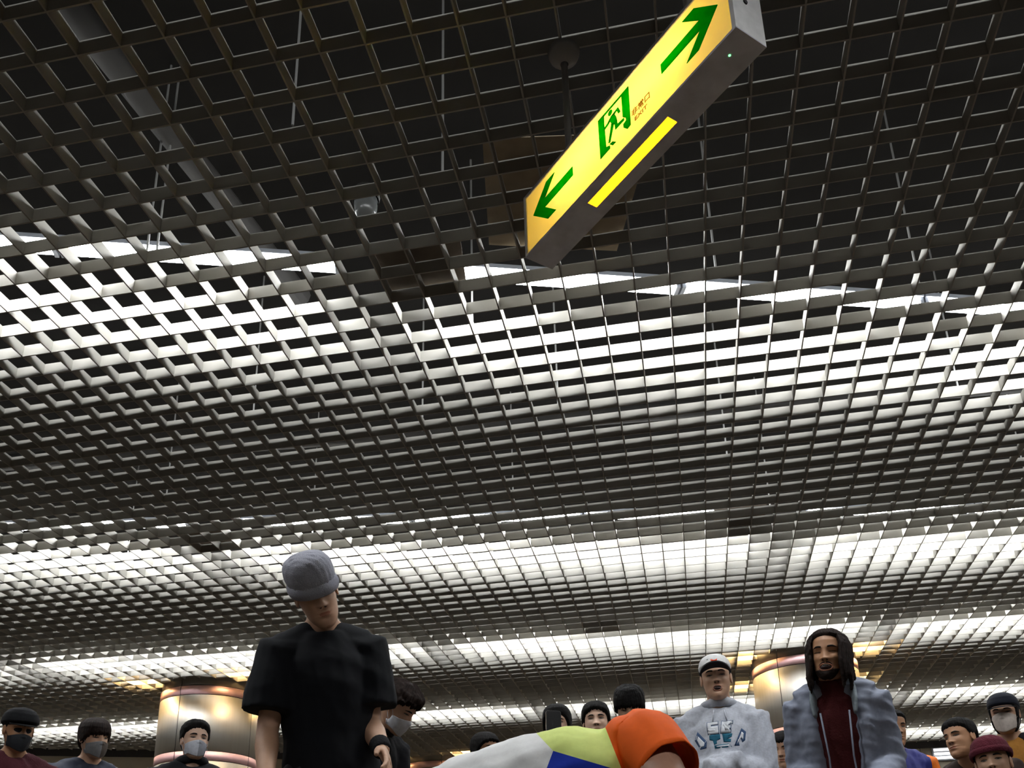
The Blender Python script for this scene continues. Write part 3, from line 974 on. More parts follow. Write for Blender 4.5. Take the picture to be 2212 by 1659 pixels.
d = (p.wri[q] - p.elb[q]).normalized()
mb = MB().tube([p.wri[q] - d * 0.085, p.wri[q] - d * 0.075, p.wri[q] - d * 0.02, p.wri[q] - d * 0.01], [0.034, 0.039, 0.037, 0.032], 18)
mb.build('wristband', cloth('black_terry', (0.010, 0.010, 0.012), 0.98, bump=0.4, scale=150), p.root, True)

# ------------------------------------------------------------------ the curly-haired man behind him
p = Person('curly black-haired man in a white mask bending down behind the beanie man', (893, 1477), 4.5, turn=58, lean=24, head=(40, 4, 8), hair_pad=0.03, tone='mid')
p.body(); p.eyes(0.6)
p.hair([.045, .044, .040, .030, .010, -.004, .012, -.020, -.05, -.07, -.078], 0.026, M_hairb, seed=3, lump=0.010, lumpk=75, streak=0.004, jag=0.010, soft=0.016)
p.mask(cloth('white_mask', (0.62, 0.64, 0.70), 0.8, bump=0.05))
p.top('jacket', c_black2, 'long', slack=0.026, hem=-0.10, seed=6)
p.ring('collar', c_black2, 0.058 * p.k * 0.62, 0.016, 0.292, tilt=0.3)
pi_ = MB().tube([p.at(0.20, -0.06, 0.075), p.at(0.10, -0.075, 0.082), p.at(-0.05, -0.085, 0.086)], 0.008, 8)
pi_.build('piping', cloth('white_trim', (0.6, 0.6, 0.62)), p.root, True)
p.pants(c_trk)

# ------------------------------------------------------------------ three men on the left
p = Person('man in a black flat cap, black mask and dark maroon sweater, farthest left', (52, 1529), 5.2, turn=14, head=(10, 2, 0), hair_pad=0.024, tone='tan')
p.body(); p.eyes(0.32, browm=skin('tan')[0])
p.hair(SHORT, 0.006, seed=7)
v, f = hair_shell([.040, .040, .038, .036, .034, .032, .030, .026, .020, .014, .010], 0.020, streak=0, top=0.006, soft=0.010)
v[:, 0] *= 1.06; v[:, 1] = v[:, 1] * 1.05 + 0.006
c_cap = cloth('black_felt', (0.010, 0.010, 0.012), 0.9)
o = p.on_head('flat_cap', v, f, c_cap)
brim(p, c_cap, o, z=0.046, reach=0.045, half=60, droop=0.25)
p.mask(cloth('black_mask', (0.018, 0.020, 0.024), 0.8, bump=0.04))
c_mar = cloth('maroon_wool', (0.060, 0.014, 0.020), 0.95, bump=0.3, scale=120)
p.top('sweater', c_mar, 'long', slack=0.026, seed=8)
p.ring('collar', cloth('maroon_dark', (0.035, 0.010, 0.013)), 0.036 * p.k, 0.012, 0.290, tilt=0.3)
p.pants(c_trk)

p = Person('dark bowl-haired man in a grey mask and navy jacket with a green collar', (211, 1552), 6.1, turn=22, head=(6, 4, 2), hair_pad=0.016, tone='mid')
p.body(); p.eyes(0.6)
p.hair(BOWL, 0.015, M_hairb, seed=9, jag=0.006, top=0.006)
p.mask(cloth('grey_mask', (0.20, 0.205, 0.22), 0.8, bump=0.04), cloth('grey_mask_shaded', (0.075, 0.062, 0.055), 0.85))  # second tone is the shadow on one half, put into the mask colour
c_navy = cloth('navy_nylon', (0.016, 0.020, 0.040), 0.6)
p.top('jacket', c_navy, 'long', slack=0.030, seed=10)
p.ring('collar', cloth('green_collar', (0.010, 0.045, 0.035), 0.8), 0.037 * p.k, 0.017, 0.292, tilt=0.35)
p.pants(c_trk)

p = Person('short-haired man in a two-tone grey mask and black hoodie before the left column', (426, 1558), 5.35, turn=8, head=(-4, 6, -2), hair_pad=0.018, tone='light')
p.body(); p.eyes(0.75, brow=0.001)
p.hair([.066, .062, .050, .040, .018, -.004, .024, .002, -.040, -.062, -.070], 0.013, seed=11, top=0.014, lump=0.003, jag=0.003)
p.mask(cloth('light_grey_mask', (0.46, 0.48, 0.54), 0.8, bump=0.04), cloth('mid_grey_mask', (0.24, 0.25, 0.29), 0.8, bump=0.04))
p.top('hoodie', c_black2, 'long', slack=0.030, seed=12)
p.ring('hood', c_black2, 0.044 * p.k, 0.028, 0.305, tilt=-0.25, y0=-0.012, amp=0.004)
p.pants(c_trk)

# ------------------------------------------------------------------ people behind the bent dancer
p = Person('dark-haired person peeking over the white part of the dancer\'s shirt', (1050, 1580), 6.4, turn=38, head=(4, 0, 0), hair_pad=0.018, tone='tan')
p.body(); p.eyes(0.7)
p.hair([.050, .046, .034, .012, -.020, -.050, -.060, -.070, -.080, -.085, -.090], 0.016, seed=13, jag=0.004, soft=0.016)
p.top('jacket', c_black2, 'long', slack=0.025, seed=14)
p.pants(c_trk)

p = Person('person with black bobbed hair filming behind a dark phone', (1201, 1522), 5.5, turn=-4, head=(2, -4, 0), hair_pad=0.014, tone='light',
           arms={1: ((0.010, 0.060, -0.165), (-0.080, 0.150, 0.075)), -1: ((0.022, -0.012, -0.175), (0.010, 0.05, -0.150))})
p.body(); p.eyes(0.7)
p.hair([.052, .046, .030, .004, -.030, -.060, -.075, -.085, -.09, -.095, -.10], 0.015, seed=15, soft=0.016, top=0.003)
p.top('coat', c_black, 'long', slack=0.028, seed=16)
p.pants(c_trk)
ph_c = P(1196, 1568, 5.15)
toc = cam.matrix_world.translation - ph_c
ph = thing('smartphone', 'dark smartphone held upright before the face of the bob-haired person', 'phone', ph_c, math.atan2(toc.y, toc.x) + PI / 2 + 0.30)
def slab(w, h, t, r, n=5):
    o = []
    for cx, cz, a0 in ((w / 2 - r, h / 2 - r, 0), (-w / 2 + r, h / 2 - r, 90), (-w / 2 + r, -h / 2 + r, 180), (w / 2 - r, -h / 2 + r, 270)):
        for i in range(n): 
            a = math.radians(a0 + 90 * i / (n - 1)); o.append((cx + r * math.cos(a), cz + r * math.sin(a)))
    return o
M_ph = mat('phone_black', (0.012, 0.012, 0.014), 0.35)
M_phe = mat('phone_edge', (0.45, 0.44, 0.43), 0.3, metal=0.7)
MB().prism(slab(.084, .165, 0, .012), -0.0045, 0.0045, FM).build('case', M_ph, ph)
MB().prism(slab(.086, .167, 0, .013), -0.0030, 0.0035, FM).build('metal_edge', M_phe, ph)
MB().prism(slab(.022, .030, 0, .006), 0.0046, 0.0062, FM @ Matrix.Translation((-0.024, 0.058, 0))).build('camera_bump', M_ph, ph)
MB().prism(slab(.078, .158, 0, .010), -0.0050, -0.0045, FM).build('screen', mat('phone_screen', (0.02, 0.02, 0.022), 0.1), ph)

p = Person('man with parted black hair whose eyes show over the lime panel', (1284, 1515), 6.5, turn=-2, head=(0, 2, 2), hair_pad=0.016, tone='light')
p.body(); p.eyes(0.7)
p.hair([.060, .050, .038, .022, -.002, -.014, -.006, -.02, -.045, -.065, -.072], 0.017, seed=17, lump=0.002, jag=0.004)
p.top('coat', c_black2, 'long', slack=0.028, seed=18)
p.pants(c_trk)

p = Person('black-haired person with bowed head right behind the orange sleeve', (1356, 1480), 5.7, turn=-6, head=(28, 4, 0), hair_pad=0.018, tone='mid')
p.body(); p.eyes(0.5)
p.hair(BOWL, 0.017, seed=19, lump=0.004, lumpk=90, jag=0.006, top=0.002)
p.top('coat', c_black2, 'long', slack=0.028, seed=20)
p.pants(c_trk)

# ------------------------------------------------------------------ boy in the printed hoodie
p = Person('boy in a white cap with black brim and pale grey printed hoodie, arms crossed', (1540, 1416), 4.95, turn=-3, lean=-2, head=(1, 3, 2), hair_pad=0.018, tone='mid', smile=1.0,
           arms={1: ((0.016, 0.020, -0.162), (-0.160, 0.090, 0.024)), -1: ((0.016, 0.025, -0.164), (-0.150, 0.115, 0.004))}, headk=0.97, width=0.92, voxel=0.010)
p.body(hands=()); p.eyes(0.6, brow=0.002); p.open_mouth(0.019, 0.0115, zc=-0.065)
p.hair(SHORT, 0.005, seed=21)
c_white = cloth('white_twill', (0.66, 0.66, 0.66), 0.8, bump=0.06)
c_blk3 = cloth('black_twill', (0.014, 0.013, 0.016), 0.85)
v, f = hair_shell([.050, .050, .048, .046, .042, .038, .034, .030, .026, .022, .020], 0.014, streak=0, top=0.008, soft=0.008)
cen = np.array([v[list(q[:4])].mean(0) for q in f])
o = p.on_head('cap', v, f, [c_white, c_blk3], mi=[1 if c[1] < -0.004 else 0 for c in cen])
brim(p, c_blk3, o, z=0.046, reach=0.066, half=70, droop=-0.16, curve=0.012, t=0.006)
def stamp(p, name, poly, m, parent, z0, dx=0.0, lift=0.0150):
    """flat sewn-on patch bent to the front of the cap"""
    mb = MB(); vs = []
    for x, z in poly:
        zz = z0 + z; xx = dx + x
        X = np.interp(zz, HZ, HX) + 0.015; Fr = np.interp(zz, HZ, HF)
        yy = Fr - 0.02 + 0.02 * math.sqrt(max(0, 1 - (xx / X) ** 2)) + lift + 0.006 * float(sm(np.array((zz - 0.03) / 0.08)))
        vs.append((xx, yy, zz))
    mb.add(vs, [tuple(range(len(poly)))])
    ob = p.on_head(name, mb.v, mb.f, m, parent, smooth=False)
    so = ob.modifiers.new('t', 'SOLIDIFY'); so.thickness = 0.003; so.offset = 0
    return ob
c_red = cloth('red_patch', (0.62, 0.06, 0.015), 0.8)
stamp(p, 'emblem', [(-.016, -.008), (-.004, -.014), (.008, -.012), (.018, -.004), (.012, .002), (.016, .012), (.004, .010), (-.004, .016), (-.010, .006), (-.018, .004)], c_red, o, 0.090, lift=0.0165)
stamp(p, 'emblem', [(.012, .012), (.026, .006), (.034, .000), (.030, .010), (.018, .018)], c_blk3, o, 0.090, lift=0.0155)
c_hood = cloth('pale_grey_fleece', (0.41, 0.43, 0.485), 0.95, bump=0.15, scale=90)
def crossed(mb):
    pass
hood_top = p.top('hoodie', c_hood, 'long', slack=0.020, hem=-0.08, amp=0.006, wave=0.075, seed=22, wrist=0.024)
p.ring('hood', c_hood, 0.042 * p.k, 0.026, 0.302, tilt=-0.10, y0=-0.006, amp=0.006, ov=1.0)
for sx in (-1, 1):
    c0 = p.at(0.275, sx * 0.014, 0.060)
    MB().tube([c0, c0 + Vector((sx * .004, .012, -.03)), c0 + Vector((sx * .010, .010, -.062))], 0.0035, 7).build('drawstring', c_hood, p.root, True)
# chest print, pressed onto the cloth
from mathutils.bvhtree import BVHTree
def chest_print(p, polys_mats, cx, cz, tv, tf):
    bv = BVHTree.FromPolygons([tuple(x) for x in tv], tf)
    for name, poly, m, lift in polys_mats:
        me = bpy.data.meshes.new('tmp'); bm = bmesh.new()
        vs = [bm.verts.new((x, 0, z)) for x, z in poly]
        bm.faces.new(vs)
        bmesh.ops.triangulate(bm, faces=bm.faces[:])
        bmesh.ops.subdivide_edges(bm, edges=bm.edges[:], cuts=3, use_grid_fill=True)
        out = []
        for q in bm.verts:
            hit = bv.ray_cast(Vector((cx + q.co.x, 0.6, cz + q.co.z)), Vector((0, -1, 0)))
            y = hit[0].y if hit[0] else 0.1
            out.append((cx + q.co.x, y + lift, cz + q.co.z))
        bm.verts.ensure_lookup_table(); bm.verts.index_update()
        fs = [tuple(l.vert.index for l in t.loops) for t in bm.faces]
        bm.free(); bpy.data.meshes.remove(me)
        o = link(name, out, fs, m, hood_top, smooth=True)
        so = o.modifiers.new('t', 'SOLIDIFY'); so.thickness = 0.0015; so.offset = 1
c_line = cloth('print_navy', (0.04, 0.075, 0.15), 0.8)
c_fill = cloth('print_white', (0.60, 0.62, 0.66), 0.8)
c_teal = cloth('print_teal', (0.012, 0.095, 0.155), 0.8)
def grow(poly, d):
    n = len(poly); out = []
    ar = sum(poly[i][0] * poly[(i + 1) % n][1] - poly[(i + 1) % n][0] * poly[i][1] for i in range(n))
    sg = 1 if ar > 0 else -1
    for i in range(n):
        a, b, c = Vector(poly[i - 1]), Vector(poly[i]), Vector(poly[(i + 1) % n])
        n1 = Vector(((b - a).y, -(b - a).x)).normalized() * sg; n2 = Vector(((c - b).y, -(c - b).x)).normalized() * sg
        m = (n1 + n2); m = m.normalized() / max(0.5, m.normalized().dot(n1))
        out.append(tuple(b + m * d))
    return out
S_T = [(-.010, 0), (-.060, 0), (-.060, .014), (-.026, .014), (-.026, .025), (-.060, .025), (-.060, .062), (-.010, .062), (-.010, .048), (-.044, .048), (-.044, .039), (-.010, .039)]
E_T = [(0, 0), (.010, .062), (.060, .062), (.058, .048), (.027, .048), (.0255, .038), (.050, .038), (.048, .024), (.0235, .024), (.022, .014), (.048, .014), (.046, 0)]
S_B = [(-.056, -.004), (-.004, -.004), (-.004, -.030), (-.022, -.034), (-.022, -.050), (-.036, -.056), (-.040, -.034), (-.056, -.030)]
E_B = [(.006, -.004), (.054, -.004), (.050, -.020), (.028, -.022), (.027, -.030), (.046, -.032), (.043, -.048), (.010, -.044)]
B_B = [(-.036, -.058), (.040, -.054), (.046, -.072), (-.034, -.074)]
B_W = [(-.026, -.062), (.032, -.059), (.034, -.066), (-.024, -.068)]
L_O = [(-.130, -.018), (-.112, .022), (-.070, -.034), (-.074, -.066), (-.104, -.070)]
L_I = [(-.118, -.020), (-.110, -.002), (-.082, -.038), (-.086, -.056), (-.102, -.058)]
A_O = [(.058, -.066), (.098, .022), (.118, .004), (.110, -.040), (.096, -.050), (.090, -.030), (.080, -.034), (.082, -.066)]
A_I = [(.072, -.056), (.098, .004), (.106, -.004), (.101, -.034), (.092, -.024), (.078, -.036)]
sc_ = p.k / 1.72
def scl(poly): return [(-x * sc_ * 1.0, z * sc_) for x, z in poly]     # local +x is the boy's right = photo left
pm = []
for nm, q in (('printed_letter', S_T), ('printed_letter', E_T)):
    pm.append((nm, scl(grow(q, 0.0028)), c_line, 0.001)); pm.append((nm, scl(q), c_fill, 0.0025))
pm += [('printed_letter', scl(S_B), c_teal, 0.001), ('printed_letter', scl(E_B), c_teal, 0.0015), ('printed_bar', scl(B_B), c_teal, 0.001), ('printed_bar', scl(B_W), c_fill, 0.0025)]
pm += [('printed_letter', scl(L_O), c_line, 0.001), ('printed_letter', scl(L_I), c_fill, 0.0025), ('printed_letter', scl(A_O), c_line, 0.001), ('printed_letter', scl(A_I), c_fill, 0.0025)]
chest_print(p, pm, p.at(0.16).x, p.at(0.206).z, p.topv, p.topf)
p.pants(cloth('dark_denim', (0.03, 0.035, 0.05)))

# ------------------------------------------------------------------ long-haired man
p = Person('long-haired bearded man laughing in an open grey jacket over a dark red sweater', (1784, 1358), 4.4, turn=-5, lean=14, head=(2, -4, -3), hair_pad=0.016, tone='tan', smile=1.0,
           arms={1: ((0.022, -0.030, -0.170), (-0.045, 0.120, -0.080)), -1: ((0.020, -0.030, -0.170), (-0.045, 0.120, -0.090))}, width=0.93, headk=1.03, voxel=0.010)
p.body(); p.eyes(0.28, brow=0.002); p.open_mouth(0.026, 0.0135, zc=-0.066)
# parted scalp, then locks
v, f = hair_shell([.076, .072, .062, .044, .012, -.02, -.05, -.07, -.085, -.09, -.095], 0.014, seed=30, soft=0.014, streak=0.003)
hb = MB()
for side in (-1, 1):
    for i in range(26):
        u = i / 25
        a = math.radians(50 + 128 * u + random.uniform(-4, 4)) * side
        def S(ang, z, off):
            A_, Z_, x_, y_ = head_grid(4, np.array([min(z, .115)]))
            X = float(np.interp(z, HZ, HX)); Fr = float(np.interp(z, HZ, HF)); Bk = float(np.interp(z, HZ, HB)); yc = Fr * .25 + Bk * .55
            s_, c_ = math.sin(ang), math.cos(ang)
            x = X * math.copysign(abs(s_) ** .92, s_); y = yc + ((Fr - yc) if c_ > 0 else (yc - Bk)) * math.copysign(abs(c_) ** (.8 if c_ > 0 else .95), c_)
            l = math.hypot(x, y - yc) + 1e-6
            return Vector((x * (1 + off / l), yc + (y - yc) * (1 + off / l), z))
        y0 = 0.055 - 0.125 * u
        zt = float(np.interp(y0, [-.09, -.05, 0, .03, .06], [.085, .110, .119, .114, .100])) + 0.006
        pts = [Vector((0.004 * side, y0, zt)), Vector((0.030 * side, y0 + .002, zt - 0.004)), S(a * 0.96, 0.088, 0.012), S(a, 0.045, 0.018), S(a, 0.0, 0.022)]
        b = S(a, -0.045, 0.026)
        e = random.uniform(-0.172, -0.115)
        pts += [b, Vector((b.x * 1.06, b.y * 1.0 - 0.004, -0.095)), Vector((b.x * (1.0 + random.uniform(-.06, .10)), b.y - 0.012 * (1 - u), e))]
        w = random.uniform(0.009, 0.013)
        hb.tube(pts, [(w * .7, .004), (w, .005), (w, .009), (w, .009), (w, .010), (w, .010), (w * .9, .009), (w * .35, .004)], 8)
lv, lf = remesh(hb, 0.0048, 1)
r_ = np.random.default_rng(5)
N_ = normals(lv, lf)
an = np.arctan2(lv[:, 0], lv[:, 1])
lv = lv + N_ * (0.0026 * np.sin(an * 52 + 3 * np.sin(lv[:, 2] * 30)) + 0.0014 * np.sin(an * 101))[:, None]
n0 = len(v)
p.on_head('long_hair', np.vstack([v, lv]), list(f) + [tuple(i + n0 for i in t) for t in lf], M_hairb)
# goatee and moustache
bl, bf = hair_shell([.2] * 11, 0.004, na=100, nz=80)
A_, Z_, x_, y_ = head_grid(100, zlist(80))
y_ = y_ + features(x_, Z_, 1.0) * np.clip(np.cos(A_) * 2.2, 0, 1)
kk = sm((-0.074 - Z_ + 0.012 * np.abs(np.sin(A_))) / 0.010) * sm((1.25 - np.abs(A_)) / 0.25)
off = -0.006 + 0.0085 * kk + 0.001 * np.sin(A_ * 61) * kk
vv = np.stack([x_ * (1 + off / .07), y_ + off * np.cos(A_), Z_ - 0.5 * off * (Z_ < -.1)], -1).reshape(-1, 3)
fo = quads(80, 100)
kf = kk.reshape(-1)
fo = [q for q in fo if max(kf[i] for i in q) > 0.02]
p.on_head('beard', vv, fo, M_hairb)
for q in (-1, 1):
    pts = []
    for j in range(7):
        u = j / 6; x = q * (0.003 + 0.026 * u); z = -0.0435 - 0.012 * u ** 2
        pts.append((x, float(front_y(np.array(x), np.array(z))) + 0.001, z))
    mb = MB().tube(pts, [(0.0022, .003), (.003, .004), (.003, .004), (.0028, .0038), (.0025, .003), (.002, .0025), (.001, .001)], 7)
    p.on_head('moustache', mb.v, mb.f, M_hairb)
# dark red sweater, seen in the open front
c_dred = cloth('dark_red_knit', (0.055, 0.008, 0.009), 0.95, bump=0.35, scale=140)
c_jac = cloth('grey_blue_nylon', (0.190, 0.212, 0.275), 0.62, bump=0.06, noise=0.08)
c_jin = cloth('jacket_lining', (0.17, 0.20, 0.225), 0.7)
p.vox = 0.012
p.top('sweater', c_dred, 'none', slack=0.014, amp=0.005, seed=31, hem=-0.10)
k = p.k
rn = MB().tube([p.at(0.270), p.at(0.288, 0, .002), p.at(0.306, 0, .006), p.at(0.322, 0, .010), p.at(0.328, 0, .012), p.at(0.322, 0, .010)],
               [(.058 * k, .052 * k), (.046 * k, .044 * k), (.0415 * k, .041 * k), (.041 * k, .041 * k), (.039 * k, .039 * k), (.036 * k, .036 * k)], 28, caps=False)
link('roll_neck', folds(np.array(rn.v), rn.f, 0.003, 0.05, 7, axis=(1, 0, 0)), rn.f, c_dred, p.root)
k = p.k; at = p.at; mb = MB()
for q in (-1, 1):
    mb.tube([at(-0.10, q * .074, .006), at(0.0, q * .070, .004), at(0.10, q * .066, .002), at(0.19, q * .068, 0), at(0.255, q * .062, -.004), at(0.285, q * .046, -.010)],
            [(.046 * k, .084 * k), (.044 * k, .082 * k), (.042 * k, .076 * k), (.042 * k, .074 * k), (.038 * k, .058 * k), (.024 * k, .036 * k)], 18)
    mb.tube([at(0.290, q * .022), at(0.275, q * .058), at(0.260, q * .090)], [.036 * k, .042 * k, .044 * k], 14)
    mb.tube([at(0.245, q * .06), p.sh[q] + Vector((q * .008, 0, -.006)) * k, p.sh[q].lerp(p.elb[q], .5), p.elb[q]], [.042 * k, .045 * k, .044 * k, .041 * k], 16)
    w1 = p.elb[q].lerp(p.wri[q], .98)
    mb.tube([p.elb[q], p.elb[q].lerp(w1, .5), w1], [.041 * k, .038 * k, .028 * k], 16)
mb.tube([at(-0.10, 0, -.05), at(0.1, 0, -.045), at(0.24, 0, -.045), at(0.275, 0, -.04)], [(.09 * k, .035 * k), (.09 * k, .035 * k), (.09 * k, .03 * k), (.05 * k, .02 * k)], 18)
jv, jf = remesh(mb, 0.010, 4)
jv = folds(jv, jf, 0.0065, 0.085, 33, axis=(1, 0.3, 0.2), n=5)
jo = link('jacket', jv, jf, c_jac, p.root)
for q in (-1, 1):
    mb = MB()
    pts = [at(0.300, q * .020, -.040), at(0.300, q * .044, -.012), at(0.285, q * .050, .026), at(0.258, q * .052, .056), at(0.225, q * .050, .074)]
    mb.tube(pts, [(.014, .030), (.013, .034), (.013, .036), (.012, .032), (.008, .018)], 12)
    cv, cf = remesh(mb, 0.007, 2)
    link('collar', cv, cf, c_jin, jo)
    z0 = [at(0.235, q * .036, .076), at(0.12, q * .030, .086), at(0.0, q * .034, .094), at(-0.09, q * .040, .098)]
    MB().tube(z0, 0.004, 8).build('zip_edge', c_jac, jo, True)
p.pants(c_trk)

# ------------------------------------------------------------------ people behind and right of him
p = Person('man in a pale grey jacket half hidden behind the long-haired man', (1686, 1578), 6.2, turn=-14, head=(14, -4, 0), hair_pad=0.014, tone='mid')
p.body(); p.eyes(0.6)
p.hair([.050, .048, .044, .036, .012, .0, .022, .0, -.04, -.062, -.07], 0.012, seed=41, jag=0.004)
p.top('jacket', cloth('pale_grey_nylon', (0.36, 0.38, 0.40), 0.7), 'long', slack=0.032, amp=0.009, seed=42)
p.ring('collar', cloth('pale_grey_nylon', (0.36, 0.38, 0.40)), 0.037 * p.k, 0.016, 0.294, tilt=0.3)
p.pants(c_trk)

p = Person('dark-haired person in a blue jacket with orange sleeves behind the grey jacket', (1924, 1532), 5.9, turn=24, head=(4, 0, 0), hair_pad=0.014, tone='tan')
p.body(); p.eyes(0.7)
p.hair(SHORT, 0.012, seed=43)
c_blue = cloth('royal_blue_nylon', (0.022, 0.026, 0.16), 0.65)
c_or2 = cloth('orange_nylon', (0.72, 0.16, 0.012), 0.65)
bo = p.top('jacket', [c_blue, c_or2], 'long', slack=0.030, seed=44)
cen = np.array([p.topv[list(q)].mean(0) for q in p.topf])
bo.data.polygons.foreach_set('material_index', [1 if (abs(c[0]) > 0.105 * p.k and c[2] > 0.30 * p.k) else 0 for c in cen])
p.ring('collar', c_blue, 0.037 * p.k, 0.018, 0.294, tilt=0.3)
p.pants(c_trk)

p = Person('tanned short-haired man leaning in beside the maroon beanie', (2062, 1553), 4.6, turn=-30, lean=26, head=(-4, -4, 8), hipk=0.92, hair_pad=0.015, tone='tan')
p.body(); p.eyes(0.7)
p.hair([.058, .058, .054, .046, .020, -.004, .022, .0, -.04, -.062, -.07], 0.012, seed=45, top=0.006, jag=0.003)
p.top('jacket', cloth('dark_brown_cloth', (0.035, 0.022, 0.018)), 'long', slack=0.028, seed=46)
p.pants(c_trk)

p = Person('crouching person in a maroon knit beanie at the lower right', (2130, 1592), 3.85, turn=-8, lean=18, head=(-6, 4, 4), hipk=0.56, hair_pad=0.026, tone='mid')
p.body(); p.eyes(0.85)
p.hair(SHORT, 0.004, seed=47)
beanie(p, cloth('maroon_knit', (0.085, 0.012, 0.022), 0.98, bump=0.5, scale=240), low=0.046, thick=0.018, top=0.012, cuff=0.036, off=0.019, tilt=-0.02)
p.top('jacket', cloth('dark_brown_cloth', (0.035, 0.022, 0.018)), 'long', slack=0.028, seed=48)
p.pants(c_trk)

p = Person('person in a black cap and pale mask with a black jacket over an ochre shirt', (2160, 1498), 5.5, turn=-6, head=(2, -2, 0), hair_pad=0.018, tone='mid', voxel=0.011)
p.body(); p.eyes(0.6)
v, f = hair_shell([.060, .056, .044, .022, -.060, -.100, -.110, -.112, -.112, -.112, -.112], 0.010, seed=49, soft=0.016)
p.on_head('hair', v, f, M_hair)
v, f = hair_shell([.044, .044, .042, .040, .036, .032, .030, .026, .022, .018, .016], 0.015, streak=0, top=0.008, soft=0.008)
c_cap2 = cloth('black_navy_twill', (0.010, 0.012, 0.020), 0.85)
o = p.on_head('cap', v, f, c_cap2)
brim(p, c_cap2, o, z=0.042, reach=0.064, half=62, droop=0.22)
p.mask(cloth('pale_mask', (0.50, 0.44, 0.40), 0.8, bump=0.04), top=0.004)
p.top('shirt', cloth('ochre_cotton', (0.26, 0.115, 0.020), 0.9), 'none', slack=0.020, seed=50, amp=0.004)
k = p.k; at = p.at; mb = MB()
for q in (-1, 1):
    mb.tube([at(-0.10, q * .082, .0), at(0.10, q * .080, .0), at(0.20, q * .080, 0), at(0.262, q * .070, -.004), at(0.285, q * .050, -.012)],
            [(.046 * k, .084 * k), (.042 * k, .078 * k), (.042 * k, .078 * k), (.036 * k, .056 * k), (.022 * k, .034 * k)], 16)
    mb.tube([at(0.288, q * .022), at(0.274, q * .058), at(0.258, q * .088)], [.032 * k, .038 * k, .040 * k], 14)
    mb.tube([at(0.245, q * .06), p.sh[q], p.sh[q].lerp(p.elb[q], .5), p.elb[q], p.elb[q].lerp(p.wri[q], .98)], [.044 * k, .047 * k, .045 * k, .041 * k, .030 * k], 14)
mb.tube([at(-0.10, 0, -.05), at(0.1, 0, -.045), at(0.24, 0, -.045), at(0.282, 0, -.03)], [(.09 * k, .035 * k), (.09 * k, .035 * k), (.09 * k, .03 * k), (.05 * k, .02 * k)], 16)
jv, jf = remesh(mb, 0.012, 4)
link('jacket', folds(jv, jf, 0.008, 0.09, 51), jf, c_black2, p.root)
p.pants(c_trk)

# ------------------------------------------------------------------ the bent dancer in the colour-blocked T-shirt
def to_local(pts, M): return [M @ Vector(q) for q in pts]
hipw = P(985, 1790, 2.46)
dn = thing('person', 'bent-over dancer in a loose white, lime, blue and orange T-shirt', 'person', (hipw.x, hipw.y, 0), 0)
D = Vector((hipw.x, hipw.y, 0))
def L(x, y, z): return P(x, y, z) - D
shN, shF = L(1398, 1610, 2.27), L(1352, 1668, 2.56)
chest = L(1300, 1690, 2.38)
elN = L(1476, 1766, 1.99); haN = Vector((elN.x + .05, elN.y + .08, 0.10))
elF = L(1420, 1800, 2.62); haF = Vector((elF.x + .06, elF.y, 0.10))
hipl = L(985, 1790, 2.46)
mb = MB()
mb.tube([hipl, L(1090, 1745, 2.44), L(1200, 1710, 2.41), chest, L(1345, 1690, 2.38)], [(.14, .10), (.125, .09), (.14, .095), (.15, .09), (.09, .06)], 16, up=(0, 0, 1))
neck = [L(1345, 1690, 2.38), L(1385, 1722, 2.40), L(1405, 1750, 2.42)]
mb.tube(neck, [.06, .055, .054], 12)
for sh, el, ha in ((shN, elN, haN), (shF, elF, haF)):
    mb.tube([chest.lerp(sh, .55), sh, sh.lerp(el, .4), el], [.060, .058, .057, .043], 14)
    mb.tube([el, el.lerp(ha, .35), ha], [.041, .042, .028], 12)
for q in (-1, 1):
    h = hipl + Vector((0.0, q * 0.09, -0.02)); an = Vector((q * 0.05 - .05, q * 0.20, 0.085))
    kn = IK(h, an, 0.40, 0.42, (1, q * .3, .2))
    mb.tube([h, h.lerp(kn, .5), kn], [.085, .075, .056], 12)
    mb.tube([kn, kn.lerp(an, .35), an], [.056, .052, .034], 12)
v, f = remesh(mb, 0.012, 3)
hv, hf, hm = head_mesh()
HMd = Matrix.Translation(L(1432, 1790, 2.44)) @ Matrix.Rotation(math.radians(-80), 4, 'Z') @ Matrix.Rotation(math.radians(-105), 4, 'X')
n = len(v)
V = [v, xf(hv, HMd)]; F = list(f) + [tuple(i + n for i in t) for t in hf]; MI = [0] * len(f) + hm; n += len(hv)
for ha, el in ((haN, elN), (haF, elF)):
    z = (el - ha).normalized(); xa = Vector((0, -1, 0)); xa = (xa - z * xa.dot(z)).normalized(); ya = z.cross(xa)
    M = Matrix(((xa.x, ya.x, z.x, ha.x), (xa.y, ya.y, z.y, ha.y), (xa.z, ya.z, z.z, ha.z), (0, 0, 0, 1))) @ Matrix.Scale(0.5, 4, (0, 0, 1))
    V.append(xf(HAND_V, M)); F += [tuple(i + n for i in t) for t in HAND_F]; MI += [0] * len(HAND_F); n += len(HAND_V)
body_d = link('body', np.vstack(V), F, skin('deep'), dn, MI)
v, f = hair_shell(SHORT, 0.012, seed=60)
link('hair', xf(v, HMd), f, M_hair, dn)
